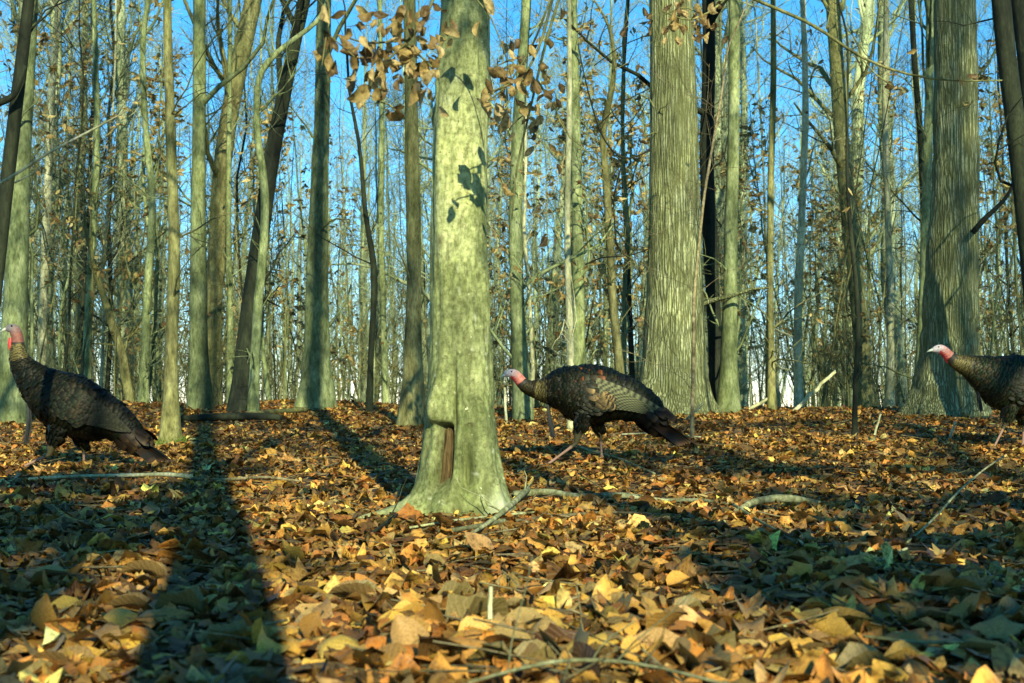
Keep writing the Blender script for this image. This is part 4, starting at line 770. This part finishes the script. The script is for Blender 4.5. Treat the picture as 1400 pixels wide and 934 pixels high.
stick('dead_branch', 'curved stick in the dark leaves at lower right', [(1180,870,5),(1260,880,6),(1330,878,5)], 'greenwood', seed=22)
stick('dead_branch', 'twig lying in the dark strip left of the beech', [(440,640,3),(480,628,3),(520,618,3)], 'deadwood', seed=23)
stick('dead_branch', 'thin curved twig among leaves on the left', [(80,756,4),(120,760,4),(165,752,3)], 'greenwood', seed=24)
def upright(name, label, a, b, d, w, mat, seed=0, twigs=0, cat='stick', bend=.01):
    A = pt(*a, d); A[2] = min(A[2], float(G(A[0], d)) - .01); B = pt(*b, d); B[2] = max(B[2], float(G(B[0], d)) + (.11 if d < 3 else .03)); rng = np.random.default_rng(1500 + seed); t = np.linspace(0, 1, 8)[:, None]; P = A + (B - A) * t; P[1:-1] += rng.normal(0, bend, (6, 3)) * [1, .3, .3]; R = np.linspace(w[0], w[1], 8) / 2 * d / FPX
    o = A.copy(); Q, R = cap(P, R); mb = MB(); tubes(mb, Q, R, 7, None, 0, seed, .1)
    if twigs: x, rx = grow(rng, P[None], R[None, 1:-1], twigs, .3, 1, .3, .2, .2, 1, 5, .5, .0015); tubes(mb, x, rx, 4)
    return mb.obj(name, M[mat], origin=o, label=label, cat=cat)
upright('stub', 'short broken twig standing upright in the foreground leaves', (669,890), (671,840), 2.5, (9,6), 'bark_pale', 1, bend=.001)
upright('stub', 'thin dark twig standing near the bottom of the picture', (800,885), (788,850), 2.5, (3,2), 'deadwood', 2, bend=.001)
upright('pole', 'pale broken pole leaning right at the crest, left of the sinuous sapling', (1082,560), (1142,508), 14.2, (6,4), 'bark_pale', 3, cat='fallen pole')
upright('pole', 'pale thin pole leaning at the crest beside the blackish trunk', (1015,562), (1060,540), 14.4, (5,4), 'bark_pale', 4, cat='fallen pole')
upright('stub', 'thin slanted twig standing right of the black sapling foot', (1192,596), (1204,566), 10, (4,2.5), 'bark_pale', 5, bend=.004)
upright('stub', 'small pale forked twig before the big flared trunk', (1296,594), (1306,576), 10, (5,3), 'bark_pale', 6, bend=.002)
upright('stub', 'leaning stick at the foot of the whip thin sapling', (930,578), (962,551), 11.5, (4,3), 'bark_pale', 7, bend=.003)
upright('stub', 'short pale stub behind the middle turkey head', (692,556), (690,530), 12, (4,3), 'bark_pale', 8, bend=.003)

def litter_twigs():
    rng = np.random.default_rng(88); n = 900; y = 1.3 + 14 * rng.random(n) ** 1.2; x = rng.uniform(-1, 1, n) * (.42 * y + .8); a = rng.uniform(0, 2 * pi, n); L = rng.uniform(.06, .38, n)
    t = np.linspace(-.5, .5, 5); P = np.zeros((n, 5, 3)); P[..., 0] = x[:, None] + np.cos(a)[:, None] * t * L[:, None]; P[..., 1] = y[:, None] + np.sin(a)[:, None] * t * L[:, None]
    P[..., :2] += rng.normal(0, .004, (n, 5, 2)); P[..., 2] = G(P[..., 0], P[..., 1]) + rng.uniform(.018, .045, n)[:, None] + t * rng.normal(0, .05, n)[:, None] * L[:, None] * 3
    mb = MB(); tubes(mb, P, rng.uniform(.0012, .004, n)[:, None] * np.linspace(1, .5, 5), 4); mb.obj('fallen_twigs', M['deadwood'], ground, kind='stuff')
litter_twigs()
# ------------------------------------------------------------------ near twigs and leaves hanging into the picture
def hung(name, label, stems, leaves, d, seed=0, mat='bark_brown', cat='twig', lsz=.085):
    rng = np.random.default_rng(1700 + seed); o = pt(*stems[0][0][:2], d); root = empty(name, o, label, cat)
    mb = MB()
    for st in stems:
        a = np.array(st, float); dd = d + (a[:, 3] if a.shape[1] > 3 else 0); P = pt(a[:, 0], a[:, 1], dd); Q, R = smooth_path(P, a[:, 2] / 2 * d / FPX, 14); Q, R = cap(Q, R); tubes(mb, Q - o, R, 6)
    mb.obj('stem', M[mat], root)
    pr = [leaf_proto(rng, ('beech', 'long', 'long')[q_ % 3], 5, 7, 1.3) for q_ in range(8)]
    for lf in leaves:
        px, py, ang, size = lf[:4]; dz = lf[4] if len(lf) > 4 else rng.normal(0, .05); p = pt(px, py, d + dz) - o
        y = unit(np.array([cos(radians(ang)), rng.normal(0, .35), -sin(radians(ang))])); x = unit(np.cross(y, unit(rng.normal(size=3) * [.6, .2, .6] + [0, 1, 0]))); z = np.cross(x, y); Mx = np.stack([x, y, z], -1)
        Pv, uv = pr[rng.integers(8)]; V = (Mx @ (Pv * [1.05, 1, 1]).T).T * (size * d / FPX) + p; c = np.array([(.40, .29, .10), (.27, .18, .06), (.50, .38, .16), (.17, .11, .04)])[rng.integers(4)] * rng.uniform(.8, 1.15)
        m2 = MB(); m2.add(V, grid_faces(7, 5, False), c, uv); m2.obj('leaf', M['hung_leaf'], root)
    return root
rl = np.random.default_rng(9)
cl = [(int(rl.normal(540, 40)), int(rl.normal(72, 32)), rl.uniform(20, 160), rl.uniform(16, 31)) for _ in range(104)]
hung('beech_twig', 'twig with a dense bunch of brown beech leaves, left of the big beech top', [[(600,-20,5),(580,30,4),(555,60,4),(520,90,3),(500,130,2)],[(555,60,3),(590,90,3),(600,110,2)],[(560,55,3),(500,60,3),(470,50,2)]], cl + [(520,100,5,46),(492,128,145,40),(510,112,60,30),(545,118,80,28),(573,132,100,34),(600,70,60,26)], 3.6, 1)
hung('beech_twig', 'drooping twig of curled tan leaves in front of the cracked green trunk', [[(440,-20,4),(452,15,4),(446,50,3),(440,90,2)],[(446,45,3),(470,65,2),(485,78,2)]], [(447,55,80,34),(438,72,100,36),(450,85,95,30),(456,62,60,26),(475,58,40,28),(478,72,10,28),(484,66,150,24),(463,20,150,26),(445,20,70,30),(500,22,170,30),(518,20,5,30)], 3.4, 2)
hung('beech_twig', 'tan leaf cluster lit by sun at the right edge of the big beech', [[(760,-20,4),(740,60,4),(715,110,3),(690,118,3),(664,128,2)],[(715,110,3),(700,80,2),(676,92,2)]], [(678,100,40,36,0),(706,104,140,30,.0),(668,118,70,24,-.05),(662,132,100,30,-.06),(688,132,60,22),(700,125,90,26),(715,118,70,28),(722,105,100,30),(735,120,60,24),(728,70,70,22),(742,92,100,20),(708,60,120,20),(750,130,60,22),(736,150,90,24),(716,150,70,22),(700,74,60,18),(752,60,90,20),(690,108,20,26),(712,95,20,28)], 4.55, 3)
hung('beech_twig', 'slim leafy twig close against the right side of the big beech, shading its bark', [[(760,-20,3),(730,60,3),(700,110,2.5),(676,136,2),(660,140,1.5)],[(700,110,2),(690,70,2),(670,20,2),(645,-8,2)],[(690,122,1.5),(688,150,1.5)]], [(662,146,60,34,0),(680,154,95,32,0),(688,168,110,36,0),(691,106,70,30,0),(668,8,60,30,0),(640,-6,45,26,0),(652,40,100,24,0)], 4.75, 4)
cl = [(int(rl.normal(935, 28)), int(rl.normal(30, 14)), rl.uniform(30, 150), rl.uniform(13, 21)) for _ in range(44)]
hung('oak_twig', 'dark curled leaves dangling over the bright top of the huge furrowed trunk', [[(1010,-20,3),(975,15,3),(940,30,2.5),(905,15,2)],[(960,20,2),(935,8,2),(910,20,2)]], cl, 8.5, 5)
cl = [(int(rl.uniform(690, 770)), int(rl.normal(150, 70)), rl.uniform(20, 160), rl.uniform(12, 22)) for _ in range(46)]
hung('beech_branch', 'leafy beech branch of small golden leaves, right of the big beech', [[(770,-20,4),(745,60,4),(725,150,3),(705,230,3),(700,300,2)],[(735,110,3),(760,150,2),(780,190,2)],[(725,150,2),(700,170,2),(690,190,2)]], cl, 7.4, 6, lsz=.07)
hung('long_branch', 'long thin arching branch with a few leaves, crossing to the big trunk on the right', [[(985,-25,5),(1040,5,5),(1090,22,5),(1130,40,5),(1155,70,4.5),(1180,82,4),(1215,96,3.5),(1260,108,3),(1310,112,2.5),(1370,110,2)],[(1130,40,2.5),(1138,0,2),(1150,-20,2)],[(1180,82,2),(1195,100,2),(1220,118,2)],[(1155,70,2),(1160,200,1.5)]], [(1207,92,10,16),(1216,118,30,20),(1232,128,20,10),(1330,105,50,20),(1198,124,80,12),(1313,112,80,12)], 6.2, 7, cat='branch')
hung('bare_twig', 'pale bare twig curving across the far left in front of the trunks', [[(-20,262,4.5),(20,240,4.5),(60,212,4),(110,186,3.5),(150,165,3),(176,150,2)],[(20,250,3),(40,240,2),(60,226,2)]], [], 4.2, 8, mat='bark_pale')
hung('dead_limb', 'short dark broken limb stub at the left edge', [[(-25,150,12),(-4,140,12),(10,138,10),(22,128,9),(34,90,6)]], [], 5.9, 9, mat='bark_dark', cat='branch')
hung('bare_branch', 'dark bare branch hooking up toward the big trunk from the right edge', [[(1330,318,8),(1345,300,8),(1365,282,6),(1380,266,5),(1388,240,4)]], [], 13.2, 10, mat='bark_dark', cat='branch')
hung('bare_twig', 'dark bare twigs fanned over the open sky left of the huge furrowed trunk', [[(890,205,2.5),(850,225,2.5),(820,185,2.5),(800,110,2),(790,60,1.5)],[(850,225,2),(838,270,2),(842,330,2)],[(888,340,2),(860,350,2),(820,352,2),(800,362,2)],[(885,48,1.5),(850,62,1.5),(812,90,1.5)],[(890,120,1.5),(850,140,1.5),(815,175,1.5)]], [], 11.5, 11, mat='bark_dark')
